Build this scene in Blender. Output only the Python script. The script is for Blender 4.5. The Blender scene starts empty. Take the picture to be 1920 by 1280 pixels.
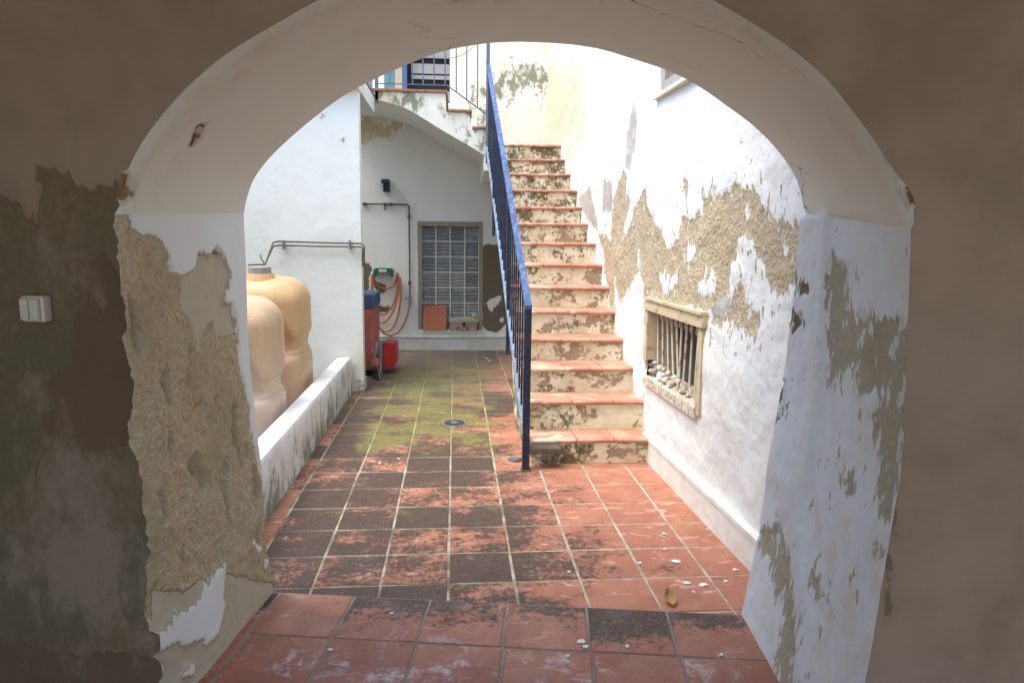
import bpy, bmesh, math, random
import numpy as np
from mathutils import Vector, Matrix

random.seed(7)
RNG = np.random.RandomState(11)
scene = bpy.context.scene
COL = scene.collection

# ------------------------------------------------------------------ camera
FPX = 1280.0
def _n(v): return v / np.linalg.norm(v)
_dy = _n(np.array([853 - 960, 446 - 640, FPX]))
_vv = _n(np.array([849 - 960., 8800 - 640, FPX]))
_dd = _n(_vv - _dy * (_vv @ _dy))
_dx = np.cross(_dd, _dy)
CM = np.array([_dx, _dy, -_dd])              # rows: world axes expressed in lens axes
CP = np.array([0.0, 0.0, 1.58])              # eye height over the courtyard floor
cam_d = bpy.data.cameras.new('camera')
cam = bpy.data.objects.new('camera', cam_d); COL.objects.link(cam)
cam_d.sensor_width = 36; cam_d.lens = FPX / 1920 * 36
cam_d.clip_start = 0.05; cam_d.clip_end = 500
_r, _u, _b = CM[:, 0], -CM[:, 1], -CM[:, 2]
cam.matrix_world = Matrix(((_r[0], _u[0], _b[0], CP[0]), (_r[1], _u[1], _b[1], CP[1]),
                           (_r[2], _u[2], _b[2], CP[2]), (0, 0, 0, 1)))
scene.camera = cam

# ------------------------------------------------------------------ world, sun, exposure
SUN_EL, SUN_AZ = math.radians(64), math.radians(255)   # azimuth the light comes from
world = bpy.data.worlds.new('World'); scene.world = world; world.use_nodes = True
wn = world.node_tree; wn.nodes.clear()
wo = wn.nodes.new('ShaderNodeOutputWorld'); wb = wn.nodes.new('ShaderNodeBackground')
ws = wn.nodes.new('ShaderNodeTexSky'); ws.sky_type = 'NISHITA'; ws.sun_disc = False
ws.sun_elevation = SUN_EL; ws.sun_rotation = SUN_AZ
ws.air_density = 1.0; ws.dust_density = 2.2; ws.ozone_density = 1.0
wb.inputs['Strength'].default_value = 0.15
wn.links.new(ws.outputs[0], wb.inputs[0]); wn.links.new(wb.outputs[0], wo.inputs[0])
sd = bpy.data.lights.new('sun', 'SUN'); sd.energy = 0.9; sd.angle = math.radians(50); sd.color = (1, .975, .94)
sun = bpy.data.objects.new('sun', sd); COL.objects.link(sun)
_sv = Vector((math.sin(SUN_AZ) * math.cos(SUN_EL), math.cos(SUN_AZ) * math.cos(SUN_EL), math.sin(SUN_EL)))
sun.rotation_euler = (-_sv).to_track_quat('-Z', 'Y').to_euler()
scene.view_settings.view_transform = 'Standard'; scene.view_settings.look = 'None'
scene.view_settings.gamma = 1; scene.view_settings.use_curve_mapping = False
scene.view_settings.exposure = 1.9

# ------------------------------------------------------------------ survey helpers (photo point -> point on a known plane)
def ray(px, py): return CM @ np.array([px - 960, py - 640, FPX])
def onz(px, py, z): r = ray(px, py); return CP + r * (z - CP[2]) / r[2]
def onx(px, py, x): r = ray(px, py); return CP + r * (x - CP[0]) / r[0]
def ony(px, py, y): r = ray(px, py); return CP + r * (y - CP[1]) / r[1]
def onp(px, py, p, nr):
    r = ray(px, py); p = np.asarray(p, float); nr = np.asarray(nr, float)
    return CP + r * ((p - CP) @ nr) / (r @ nr)
def proj(V):
    c = (np.asarray(V) - CP) @ CM
    return np.stack([960 + FPX * c[:, 0] / c[:, 2], 640 + FPX * c[:, 1] / c[:, 2], c[:, 2]], 1)

# value noise on numpy arrays
_LAT = np.random.RandomState(5).rand(64, 64, 64).astype(np.float32)
def vnoise(P, scale, octaves=1):
    P = np.asarray(P, float); out = 0; amp = 1; tot = 0
    for o in range(octaves):
        q = P * scale * 2 ** o + 17.3 * o
        i = np.floor(q).astype(int); f = q - i; f = f * f * (3 - 2 * f); i &= 63; j = (i + 1) & 63
        x0, y0, z0 = i.T; x1, y1, z1 = j.T; fx, fy, fz = f.T
        c = ((_LAT[x0, y0, z0] * (1 - fx) + _LAT[x1, y0, z0] * fx) * (1 - fy) + (_LAT[x0, y1, z0] * (1 - fx) + _LAT[x1, y1, z0] * fx) * fy) * (1 - fz) \
          + ((_LAT[x0, y0, z1] * (1 - fx) + _LAT[x1, y0, z1] * fx) * (1 - fy) + (_LAT[x0, y1, z1] * (1 - fx) + _LAT[x1, y1, z1] * fx) * fy) * fz
        out = out + amp * c; tot += amp; amp *= .5
    return out / tot - .5
def sdf(pts, polys, cuts=()):
    """signed distance (positive inside) of 2D points to a union of polygons minus the cuts"""
    pts = np.asarray(pts, float)
    def one(poly):
        poly = np.asarray(poly, float); d = np.full(len(pts), 1e9); ins = np.zeros(len(pts), bool)
        for k in range(len(poly)):
            a = poly[k]; b = poly[(k + 1) % len(poly)]; e = b - a; w = pts - a
            t = np.clip((w @ e) / max(e @ e, 1e-12), 0, 1)
            d = np.minimum(d, ((w - t[:, None] * e) ** 2).sum(1))
            c = (a[1] > pts[:, 1]) != (b[1] > pts[:, 1])
            if abs(b[1] - a[1]) > 1e-12:
                ins ^= c & (pts[:, 0] < (b[0] - a[0]) * (pts[:, 1] - a[1]) / (b[1] - a[1]) + a[0])
        return np.where(ins, 1, -1) * np.sqrt(d)
    r = np.full(len(pts), -1e6)
    for p in polys: r = np.maximum(r, one(p))
    for p in cuts: r = np.minimum(r, -one(p))
    return r

# ------------------------------------------------------------------ object helpers
def tag(o, label, cat, group=None):
    o['label'] = label; o['category'] = cat
    if group: o['group'] = group
    return o
def struct(o): o['kind'] = 'structure'; return o
def thing(name, label, cat, loc=(0, 0, 0), group=None):
    o = bpy.data.objects.new(name, None); COL.objects.link(o); o.location = loc; o.empty_display_size = .1
    return tag(o, label, cat, group)
def root_of(o):
    p = Vector((0, 0, 0))
    while o is not None: p += Vector(o.location); o = o.parent
    return p
def link(name, me, parent=None):
    o = bpy.data.objects.new(name, me); COL.objects.link(o)
    if parent is not None:
        o.parent = parent
        if parent.type == 'EMPTY': o.matrix_parent_inverse = Matrix.Translation(-root_of(parent))
    return o
def mesh(name, V, F, m, parent=None, smooth=False, attrs=None):
    me = bpy.data.meshes.new(name); me.from_pydata([tuple(map(float, v)) for v in V], [], [tuple(map(int, f)) for f in F]); me.update()
    if m: me.materials.append(m)
    if smooth: me.polygons.foreach_set('use_smooth', [True] * len(me.polygons))
    for k, a in (attrs or {}).items():
        at = me.attributes.new(k, 'FLOAT', 'POINT'); at.data.foreach_set('value', np.asarray(a, np.float32) + 10)
    return link(name, me, parent)
class MB:
    def __init__(s): s.V = []; s.F = []
    def add(s, V, F):
        n = len(s.V); s.V += [tuple(map(float, v)) for v in V]; s.F += [tuple(int(i) + n for i in f) for f in F]; return s
    def box(s, lo, hi, ch=0.0):
        (a, b, c), (d, e, f) = lo, hi
        if ch <= 0:
            V = [(x, y, z) for x in (a, d) for y in (b, e) for z in (c, f)]
            return s.add(V, [(0, 1, 3, 2), (4, 6, 7, 5), (0, 4, 5, 1), (2, 3, 7, 6), (0, 2, 6, 4), (1, 5, 7, 3)])
        bm = bmesh.new(); bmesh.ops.create_cube(bm, size=1)
        for v in bm.verts: v.co = Vector(((a + d) / 2 + v.co.x * (d - a), (b + e) / 2 + v.co.y * (e - b), (c + f) / 2 + v.co.z * (f - c)))
        bmesh.ops.bevel(bm, geom=list(bm.edges), offset=ch, segments=2, affect='EDGES', profile=.6)
        bm.verts.index_update(); s.add([v.co for v in bm.verts], [[v.index for v in q.verts] for q in bm.faces]); bm.free(); return s
    def tube(s, pts, r, n=8, closed=False, taper=None):
        pts = [Vector(p) for p in pts]; k = len(pts); V = []; F = []; up = None
        for i, p in enumerate(pts):
            if closed: t = pts[(i + 1) % k] - pts[i - 1]
            else: t = pts[min(i + 1, k - 1)] - pts[max(i - 1, 0)]
            t.normalize()
            if up is None: up = Vector((0, 0, 1)) if abs(t.z) < .9 else Vector((0, 1, 0))
            a = t.cross(up)
            if a.length < 1e-4: a = t.cross(Vector((1, 0, 0)))
            a.normalize(); b = a.cross(t).normalized(); up = b
            rr = r if taper is None else taper[i]
            for j in range(n):
                w = 2 * math.pi * (j + .5) / n; V.append(p + a * math.cos(w) * rr + b * math.sin(w) * rr)
        for i in range(k if closed else k - 1):
            for j in range(n):
                F.append((i * n + j, i * n + (j + 1) % n, ((i + 1) % k) * n + (j + 1) % n, ((i + 1) % k) * n + j))
        if not closed: F.append(tuple(range(n - 1, -1, -1))); F.append(tuple((k - 1) * n + j for j in range(n)))
        return s.add(V, F)
    def cyl(s, p, q, r, n=16): return s.tube([p, q], r, n)
    def prism(s, poly, lo, hi, axis):
        """polygon in the two other axes, extruded along axis (0 x, 1 y, 2 z)"""
        n = len(poly); V = []
        for h in (lo, hi):
            for (a, b) in poly: V.append([(h, a, b), (a, h, b), (a, b, h)][axis])
        F = [tuple(range(n)), tuple(range(2 * n - 1, n - 1, -1))] + [(i, i + n, (i + 1) % n + n, (i + 1) % n) for i in range(n)]
        return s.add(V, F)
    def build(s, name, m, parent=None, smooth=False):
        o = mesh(name, s.V, s.F, m, parent)
        bm = bmesh.new(); bm.from_mesh(o.data); bmesh.ops.recalc_face_normals(bm, faces=bm.faces); bm.to_mesh(o.data); bm.free()
        if smooth:
            o.data.polygons.foreach_set('use_smooth', [True] * len(o.data.polygons))
            try: o.data.set_sharp_from_angle(angle=math.radians(40))
            except Exception: pass
        return o
def copy_tree(o, parent=None):
    c = o.copy(); COL.objects.link(c)
    if parent is not None: c.parent = parent
    for ch in list(o.children): copy_tree(ch, c)
    return c

# ------------------------------------------------------------------ material helpers
class NT:
    def __init__(s, name):
        s.m = bpy.data.materials.new(name); s.m.use_nodes = True; s.t = s.m.node_tree; s.t.nodes.clear()
        s.out = s.t.nodes.new('ShaderNodeOutputMaterial'); s.b = s.t.nodes.new('ShaderNodeBsdfPrincipled')
        s.t.links.new(s.b.outputs[0], s.out.inputs[0]); s._p = None
    def N(s, k): return s.t.nodes.new(k)
    def L(s, a, b):
        if isinstance(a, (int, float)):
            b.default_value = a if not hasattr(b.default_value, '__len__') else (a,) * len(b.default_value)
        elif isinstance(a, tuple): b.default_value = a if len(a) == len(b.default_value) else tuple(a) + (1,)
        else: s.t.links.new(a, b)
    def pos(s):
        if s._p is None: s._p = s.N('ShaderNodeNewGeometry').outputs['Position']
        return s._p
    def obj(s): return s.N('ShaderNodeTexCoord').outputs['Object']
    def rnd(s): return s.N('ShaderNodeObjectInfo').outputs['Random']
    def xyz(s, v=None):
        n = s.N('ShaderNodeSeparateXYZ'); s.L(v or s.pos(), n.inputs[0]); return n.outputs
    def scale(s, v, k):
        n = s.N('ShaderNodeVectorMath'); n.operation = 'MULTIPLY'; s.L(v, n.inputs[0]); s.L(tuple(k), n.inputs[1]); return n.outputs[0]
    def vadd(s, v, w):
        n = s.N('ShaderNodeVectorMath'); n.operation = 'ADD'; s.L(v, n.inputs[0]); s.L(w, n.inputs[1]); return n.outputs[0]
    def noise(s, sc, det=4, ro=.55, v=None, dist=0.0, col=False):
        n = s.N('ShaderNodeTexNoise'); s.L(v or s.pos(), n.inputs['Vector'])
        n.inputs['Scale'].default_value = sc; n.inputs['Detail'].default_value = det; n.inputs['Roughness'].default_value = ro; n.inputs['Distortion'].default_value = dist
        return n.outputs['Color' if col else 'Fac']
    def vor(s, sc, v=None, feat='F1', rand=1.0):
        n = s.N('ShaderNodeTexVoronoi'); n.feature = feat; s.L(v or s.pos(), n.inputs['Vector']); n.inputs['Scale'].default_value = sc; n.inputs['Randomness'].default_value = rand
        return n.outputs['Distance']
    def attr(s, k): n = s.N('ShaderNodeAttribute'); n.attribute_name = k; return s.ma('SUBTRACT', n.outputs['Fac'], 10.0)   # sheets without the mask read -10
    def ma(s, op, a, b=0.0, c=None):
        n = s.N('ShaderNodeMath'); n.operation = op; s.L(a, n.inputs[0]); s.L(b, n.inputs[1])
        if c is not None: s.L(c, n.inputs[2])
        return n.outputs[0]
    def sst(s, x, lo, hi, a=0.0, b=1.0):
        n = s.N('ShaderNodeMapRange'); n.interpolation_type = 'SMOOTHSTEP'; s.L(x, n.inputs[0])
        for i, v in enumerate((lo, hi, a, b)): n.inputs[i + 1].default_value = v
        return n.outputs[0]
    def lin(s, x, lo, hi, a=0.0, b=1.0):
        n = s.N('ShaderNodeMapRange'); s.L(x, n.inputs[0])
        for i, v in enumerate((lo, hi, a, b)): n.inputs[i + 1].default_value = v
        return n.outputs[0]
    def mix(s, f, a, b, mode='MIX'):
        n = s.N('ShaderNodeMix'); n.data_type = 'RGBA'; n.blend_type = mode; s.L(f, n.inputs[0]); s.L(a, n.inputs[6]); s.L(b, n.inputs[7]); return n.outputs[2]
    def bump(s, h, strength=1.0, dist=1.0):
        n = s.N('ShaderNodeBump'); n.inputs['Strength'].default_value = strength; n.inputs['Distance'].default_value = dist
        s.L(h, n.inputs['Height']); s.L(n.outputs[0], s.b.inputs['Normal'])
    def fin(s, col, rough=.85, spec=.3, **kw):
        s.L(col, s.b.inputs['Base Color']); s.L(rough, s.b.inputs['Roughness']); s.L(spec, s.b.inputs['Specular IOR Level'])
        for k, v in kw.items(): s.L(v, s.b.inputs[k.replace('_', ' ')])
        return s.m

def mat_wall(name, paint=(.80, .80, .78), dirty=(.70, .67, .57), bare=(.40, .32, .20), bare2=(.28, .215, .125), smooth=(.33, .30, .24),
             stain=(.10, .10, .07), amp=.05, fine=.016, grain=.006, gsc=55, chips=.0, dirt=.35, drip=.6, stainbreak=.5, trowel=.004, ochre=0.0, streak=(1, 1, .5),
             use='bms', soft=5.0, sbreak=3.4, cracks=0.0, csc=1.3, mottle=None):
    t = NT(name); P = t.pos(); Ps = t.scale(P, streak); bm = None
    big = t.noise(1.7, 3, .6); mid = t.noise(6, 4, .65)
    pc = t.mix(t.ma('MULTIPLY', t.sst(t.ma('ADD', t.ma('MULTIPLY', big, .6), t.ma('MULTIPLY', mid, .4)), .42, .68), dirt), paint, dirty)
    if ochre > 0: pc = t.mix(t.ma('MULTIPLY', t.sst(t.noise(2.6, 5, .7, t.scale(P, (1, 1, .4))), .5, .7), ochre), pc, (.62, .53, .30))
    col = pc; h = t.ma('MULTIPLY', t.noise(5, 2, .55), trowel * 3); h = t.ma('ADD', h, t.ma('MULTIPLY', t.noise(38, 2, .6), trowel * .35))
    if 'b' in use:
        n1 = t.ma('SUBTRACT', t.noise(9, 4, .68, Ps), .5); n2 = t.ma('SUBTRACT', t.noise(46, 2, .6, Ps), .5)
        jag = t.ma('ADD', t.ma('MULTIPLY', n1, amp * 2), t.ma('MULTIPLY', n2, fine * 2))
        sb = t.attr('bare'); b_ = t.ma('ADD', sb, jag); bm = t.sst(b_, -.0015, .0015)
        if chips > 0:   # little flakes lost near the broken edges, and scraps of paint left on the render
            c = t.noise(24, 3, .62, t.scale(P, (1, 1, .45))); th = t.lin(sb, -.45, 0.0, .82, .585 + (1 - chips) * .08)
            bm = t.ma('MAXIMUM', bm, t.sst(t.ma('SUBTRACT', c, th), -.004, .006))
            c2 = t.noise(17, 3, .62, t.vadd(t.scale(P, (1, 1, .5)), (7.1, 3.3, 1.7))); th2 = t.lin(sb, 0.0, .30, .60, .74)
            bm = t.ma('MULTIPLY', bm, t.ma('SUBTRACT', 1.0, t.sst(t.ma('SUBTRACT', c2, th2), -.004, .006)))
        g1 = t.noise(gsc, 3, .7); g2 = t.noise(4.5, 3, .65)
        bc = t.mix(t.sst(g1, .3, .72), bare2, bare); bc = t.mix(t.ma('MULTIPLY', t.sst(g2, .42, .66), .5), bc, tuple(x * .74 for x in bare))
        if mottle: bc = t.mix(t.ma('MULTIPLY', t.sst(t.noise(2.3, 6, .7, t.vadd(P, (8.0, 1.0, 2.0))), .40, .62), .75), bc, mottle)
        rim = t.ma('MULTIPLY', t.sst(b_, -.012, -.002), t.ma('SUBTRACT', 1.0, bm))        # exposed plaster thickness, doubling as painted-in shading along the broken edge
        col = t.mix(bm, t.mix(t.ma('MULTIPLY', rim, .35), pc, bare), bc); bo = bm
        if 'm' in use:
            sm = t.sst(t.ma('ADD', t.attr('smooth'), t.ma('MULTIPLY', jag, 1.3)), -.003, .003)
            col = t.mix(sm, col, t.mix(t.ma('MULTIPLY', mid, .8), smooth, tuple(x * .75 for x in smooth)))
            bo = t.ma('MULTIPLY', bm, t.ma('SUBTRACT', 1.0, sm))
        h = t.ma('ADD', h, t.ma('MULTIPLY', t.ma('SUBTRACT', 1.0, bm), .004))
        h = t.ma('ADD', h, t.ma('MULTIPLY', t.ma('MULTIPLY', t.ma('ADD', g1, t.ma('MULTIPLY', t.noise(gsc * .4, 1, .6), .8)), grain), bo))
    if 's' in use:
        br = t.noise(11, 5, .75, t.scale(P, (1, 1, drip)))
        stm = t.sst(t.ma('ADD', t.ma('MULTIPLY', t.attr('stain'), soft), t.ma('MULTIPLY', t.ma('SUBTRACT', br, .5), sbreak)), -.15, .55)
        col = t.mix(t.ma('MULTIPLY', stm, stainbreak), col, stain)
    if cracks > 0:
        w = t.vadd(P, t.scale(t.noise(3.5, 4, .6, col=True), (.35, .35, .35))); ed = t.vor(csc, w, 'DISTANCE_TO_EDGE')
        ck = t.ma('MULTIPLY', t.ma('SUBTRACT', 1.0, t.sst(ed, .002, .008)), t.sst(t.noise(1.9, 2, .5, t.vadd(P, (4.0, 2.0, 9.0))), .48, .60))
        col = t.mix(t.ma('MULTIPLY', ck, cracks), col, (.16, .10, .06)); h = t.ma('SUBTRACT', h, t.ma('MULTIPLY', ck, .003))
    t.bump(h, .9)
    return t.fin(col, t.lin(bm, 0, 1, .78, .95) if bm is not None else .8, .25)

M = {}
M['white'] = mat_wall('white_limewash', paint=(.75, .77, .73), dirty=(.62, .575, .44), dirt=.8, trowel=.007, use='')
M['back'] = mat_wall('back_wall_limewash', bare=(.215, .175, .115), bare2=(.175, .14, .09), grain=.002, gsc=80, stain=(.58, .44, .20), stainbreak=.75, amp=.03, fine=.03, paint=(.86, .86, .79), dirty=(.79, .76, .63), trowel=.0025, use='bs')
M['mold'] = mat_wall('mouldy_limewash', stain=(.165, .165, .085), stainbreak=.85, ochre=.5, paint=(.82, .80, .70), dirty=(.74, .67, .44), dirt=.7, use='s', soft=4.0, sbreak=4.5, cracks=.6, csc=2.2)
M['jamb_left'] = mat_wall('rough_render_jamb', bare=(.70, .60, .40), bare2=(.45, .36, .21), grain=.013, gsc=85, amp=.010, fine=.014, mottle=(.46, .38, .23), smooth=(.56, .50, .37), paint=(.75, .78, .78), dirty=(.66, .65, .57), dirt=.25, use='bm')
M['jamb_right'] = mat_wall('peeling_jamb', bare=(.46, .42, .30), bare2=(.38, .34, .235), grain=.003, gsc=80, amp=.07, fine=.05, chips=.35, trowel=.009, paint=(.70, .73, .74), dirty=(.62, .605, .49), dirt=.5, smooth=(.24, .19, .13), stain=(.62, .53, .34), stainbreak=.55, streak=(1, 1, .33), soft=3.0, sbreak=2.5)
M['soffit'] = mat_wall('arch_soffit_paint', paint=(.71, .70, .61), dirty=(.60, .58, .475), dirt=.4, amp=.02, fine=.014, bare=(.25, .13, .065), bare2=(.2, .1, .05), stain=(.60, .48, .30), stainbreak=.5, trowel=.002, use='bs', soft=4, sbreak=2, cracks=.7, csc=1.5)
M['inner'] = mat_wall('brown_room_plaster', paint=(.30, .212, .142), dirty=(.205, .142, .092), dirt=.85, bare=(.205, .148, .085), bare2=(.15, .108, .06), grain=.0025, gsc=40, smooth=(.155, .10, .058), stain=(.28, .21, .145), stainbreak=.75, amp=.03, fine=.022, trowel=.006, soft=3.0, sbreak=2.4, mottle=(.125, .102, .055), cracks=.25, csc=1.1)

def mat_tile(name, threshold=False):
    t = NT(name); P = t.pos(); X, Y, Z = t.xyz(); R = t.rnd()
    off = t.N('ShaderNodeCombineXYZ'); t.L(t.ma('MULTIPLY', R, 37.0), off.inputs[0]); t.L(t.ma('MULTIPLY', R, 91.0), off.inputs[1])
    Pr = t.vadd(P, off.outputs[0])
    a = t.noise(5.5, 6, .62, Pr, .6); b = t.noise(60, 4, .6)
    col = t.mix(t.sst(a, .32, .66), (.33, .12, .066), (.47, .205, .12))
    col = t.mix(t.ma('MULTIPLY', R, .55), col, (.30, .105, .066)); col = t.mix(t.ma('MULTIPLY', t.sst(b, .35, .75), .22), col, (.56, .33, .22))
    g = t.ma('ADD', t.ma('MULTIPLY', t.noise(3.0, 5, .68, t.scale(P, (1, 1.4, 1)), .35), .5), t.ma('MULTIPLY', t.noise(4.5, 6, .72, t.scale(Pr, (.8, 1.3, 1)), .4), .5)); g3 = t.noise(30, 5, .8, Pr, .3)
    if threshold:
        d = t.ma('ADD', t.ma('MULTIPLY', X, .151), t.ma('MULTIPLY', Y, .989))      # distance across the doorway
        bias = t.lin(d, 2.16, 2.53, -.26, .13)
        bias = t.ma('ADD', bias, t.lin(R, 0, 1, -.15, .11))
    else:
        bx = t.lin(X, .18, .95, .125, -.17); by = t.lin(Y, 4.4, 6.6, 0.0, .05)
        bias = t.ma('ADD', t.ma('ADD', bx, by), t.lin(R, 0, 1, -.105, .10))
        bias = t.ma('ADD', bias, t.lin(X, -1.0, -.93, -.14, 0.0))
    gm0 = t.ma('ADD', t.ma('ADD', t.ma('MULTIPLY', g, 1.0), t.ma('MULTIPLY', g3, .62)), bias)
    gm = t.sst(gm0, .775, .915)
    speck = t.sst(t.noise(95, 3, .6), .46, .62)
    gm = t.ma('MULTIPLY', gm, t.lin(speck, 0, 1, .98, .70))
    grime = t.mix(t.noise(23, 5, .6), (.024, .021, .016), (.075, .060, .042))
    pale = t.sst(t.noise(7.5, 5, .6, t.vadd(t.scale(P, (.8, 2.2, 1)), (3.1, 9.7, 0.0)), .8), .585, .66)
    col = t.mix(t.ma('MULTIPLY', pale, .65 if not threshold else .35), col, (.68, .45, .34))
    col = t.mix(gm, col, grime)
    if threshold:
        sw = t.noise(4.0, 6, .68, Pr, 1.1); wm = t.ma('MULTIPLY', t.ma('MULTIPLY', t.sst(sw, .50, .64), t.sst(t.noise(26, 5, .7), .36, .60)), t.lin(d, 2.05, 2.36, .95, .08))
        wm = t.ma('MAXIMUM', wm, t.ma('MULTIPLY', t.sst(t.noise(9, 8, .75), .60, .68), t.lin(X, -.70, -.45, .75, 0.05)))
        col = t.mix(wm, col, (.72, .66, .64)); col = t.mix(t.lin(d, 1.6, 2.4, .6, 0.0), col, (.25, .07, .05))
    else:
        film = t.ma('MULTIPLY', t.lin(Y, 5.8, 8.4, 0, .6), t.lin(X, .3, .8, 1, .5)); col = t.mix(film, col, (.235, .205, .15))
        mz = t.ma('MULTIPLY', t.sst(Y, 4.5, 5.4), t.sst(Y, 9.3, 7.9)); mx = t.ma('MULTIPLY', t.sst(X, -1.0, -.6), t.sst(X, .65, .15))
        mo = t.noise(3.1, 7, .66, t.vadd(P, (5.3, 1.1, 0.0))); mm = t.sst(t.ma('ADD', mo, t.ma('MULTIPLY', t.ma('MULTIPLY', mz, mx), .22)), .60, .77)
        col = t.mix(t.ma('MULTIPLY', mm, t.lin(t.noise(45, 4, .75), .35, .65, .12, .9)), col, (.27, .25, .07))
        wsp = t.sst(t.noise(33, 5, .7, t.vadd(P, (2.2, 0.0, 0.0))), .70, .74); col = t.mix(t.ma('MULTIPLY', wsp, .6), col, (.72, .66, .58))
    h = t.ma('ADD', t.ma('MULTIPLY', t.noise(9, 4, .5, Pr), .006), t.ma('MULTIPLY', t.noise(70, 4, .6), .0012))
    t.bump(h, .8)
    ro = t.lin(t.noise(8, 4, .6), .3, .7, .42, .66) if threshold else t.lin(t.noise(6, 4, .6), .3, .7, .5, .78)
    return t.fin(col, ro, .4)
M['tile'] = mat_tile('terracotta_floor_tile'); M['thr_tile'] = mat_tile('terracotta_threshold_tile', True)

def mat_tread():
    t = NT('terracotta_tread'); R = t.rnd(); P = t.pos(); X, Y, Z = t.xyz()
    a = t.noise(6, 6, .6, P, .5); col = t.mix(t.sst(a, .35, .65), (.43, .185, .115), (.60, .34, .23)); col = t.mix(t.ma('MULTIPLY', R, .4), col, (.40, .165, .105))
    pale = t.sst(t.ma('ADD', t.noise(5, 5, .6, t.vadd(t.scale(P, (.7, 2, 1)), (1.2, 5, 0.0)), .7), t.lin(X, .6, 1.2, .12, -.04)), .58, .72); col = t.mix(t.ma('MULTIPLY', pale, .75), col, (.82, .66, .47))
    gr = t.sst(t.ma('ADD', t.noise(9, 8, .72), t.lin(Z, .8, 2.4, -.02, .14)), .60, .70); col = t.mix(t.ma('MULTIPLY', gr, .7), col, (.12, .085, .05))
    t.bump(t.ma('MULTIPLY', t.noise(40, 4, .6), .002), .7); return t.fin(col, .62, .35)
M['tread'] = mat_tread()
def mat_riser():
    t = NT('peeling_cream_riser'); P = t.pos(); X, Y, Z = t.xyz(); R = t.rnd()
    off = t.N('ShaderNodeCombineXYZ'); t.L(t.ma('MULTIPLY', R, 53.0), off.inputs[0]); t.L(t.ma('MULTIPLY', R, 29.0), off.inputs[2]); Pr = t.vadd(P, off.outputs[0])
    col = t.mix(t.sst(t.noise(5, 5, .6, Pr), .38, .66), (.80, .765, .56), (.64, .57, .37))
    n = t.ma('ADD', t.ma('MULTIPLY', t.noise(6.5, 4, .6, t.scale(Pr, (.8, 1, 1.2)), .5), .7), t.ma('MULTIPLY', t.noise(34, 3, .6, Pr), .3))
    nn = t.ma('ADD', n, t.lin(R, 0, 1, -.045, .03)); pm = t.sst(nn, .535, .547); thin = t.sst(nn, .50, .54)
    col = t.mix(t.ma('MULTIPLY', thin, .45), col, (.60, .48, .30))
    col = t.mix(pm, col, t.mix(t.noise(26, 4, .65, Pr), (.46, .36, .235), (.27, .205, .125)))
    gate = t.ma('ADD', t.noise(5.5, 4, .65, t.vadd(Pr, (3.0, 0.0, 8.0))), t.lin(Z, .75, 2.2, -.07, .10))
    gate = t.ma('ADD', gate, t.ma('MULTIPLY', t.lin(X, .55, 1.15, .20, -.02), t.lin(Z, .25, .6, 1, .15)))
    mo = t.ma('ADD', t.ma('MULTIPLY', gate, .6), t.ma('MULTIPLY', t.noise(38, 4, .75, t.scale(P, (1, 1, .7))), .45)); mm = t.sst(mo, .545, .64)
    col = t.mix(t.ma('MULTIPLY', mm, .92), col, t.mix(t.noise(20, 4, .6), (.055, .045, .022), (.17, .145, .055)))
    t.bump(t.ma('ADD', t.ma('MULTIPLY', pm, -.004), t.ma('MULTIPLY', t.noise(26, 3, .6), .008)), .9); return t.fin(col, .85, .2)
M['riser'] = mat_riser()

def plain(name, col, rough=.6, metal=0.0, var=.25, sc=12, bump=.0, col2=None, thr=(.35, .7), spec=.4):
    t = NT(name); n = t.noise(sc, 5, .6, t.obj()); c = t.mix(t.ma('MULTIPLY', t.sst(n, *thr), 1.0 if col2 else var), col, col2 or tuple(x * .55 for x in col))
    if bump: t.bump(t.ma('MULTIPLY', t.noise(sc * 4, 4, .6, t.obj()), bump), .8)
    return t.fin(c, rough, spec, Metallic=metal)
M['room'] = plain('room_plaster', (.50, .42, .34), .9, var=.3, sc=2)
def mat_grout():
    t = NT('dirty_grout'); X, Y, Z = t.xyz(); P = t.pos()
    col = t.mix(t.sst(t.noise(7, 4, .65), .38, .66), (.50, .44, .33), (.30, .255, .18))
    dk = t.sst(t.ma('ADD', t.noise(4, 5, .7, t.vadd(P, (1.0, 6.0, 0.0))), t.lin(X, .2, .9, .06, -.10)), .48, .66); col = t.mix(t.ma('MULTIPLY', dk, .8), col, (.13, .11, .075))
    mz = t.ma('MULTIPLY', t.sst(Y, 4.3, 5.3), t.sst(X, .7, .2)); col = t.mix(t.ma('MULTIPLY', mz, t.lin(t.noise(5, 4, .6), .3, .7, .3, .9)), col, (.25, .23, .075))
    t.bump(t.ma('MULTIPLY', t.noise(60, 3, .6), .003), .8); return t.fin(col, .95, .2)
M['grout'] = mat_grout()
M['grout_dark'] = plain('grey_brown_grout', (.33, .26, .20), .95, col2=(.24, .19, .15), sc=9, bump=.003)
M['earth'] = plain('pale_ground', (.34, .31, .26), .95, col2=(.26, .23, .19), sc=3, bump=.004)
def mat_worn(name, base, light, rust, rough=.45):
    t = NT(name); P = t.pos(); col = t.mix(t.sst(t.noise(34, 4, .65, t.scale(P, (1, .5, .5))), .46, .64), base, light)
    r = t.sst(t.noise(13, 6, .75), .62, .68); col = t.mix(t.ma('MULTIPLY', r, .8), col, rust)
    t.bump(t.ma('MULTIPLY', t.noise(90, 3, .6), .0012), .8); return t.fin(col, t.lin(r, 0, 1, rough, .85), .4)
M['navy'] = mat_worn('dark_navy_paint', (.014, .019, .042), (.032, .04, .07), (.07, .04, .025), .4)
M['blue'] = mat_worn('worn_blue_paint', (.030, .068, .175), (.10, .165, .29), (.15, .17, .20))
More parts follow.
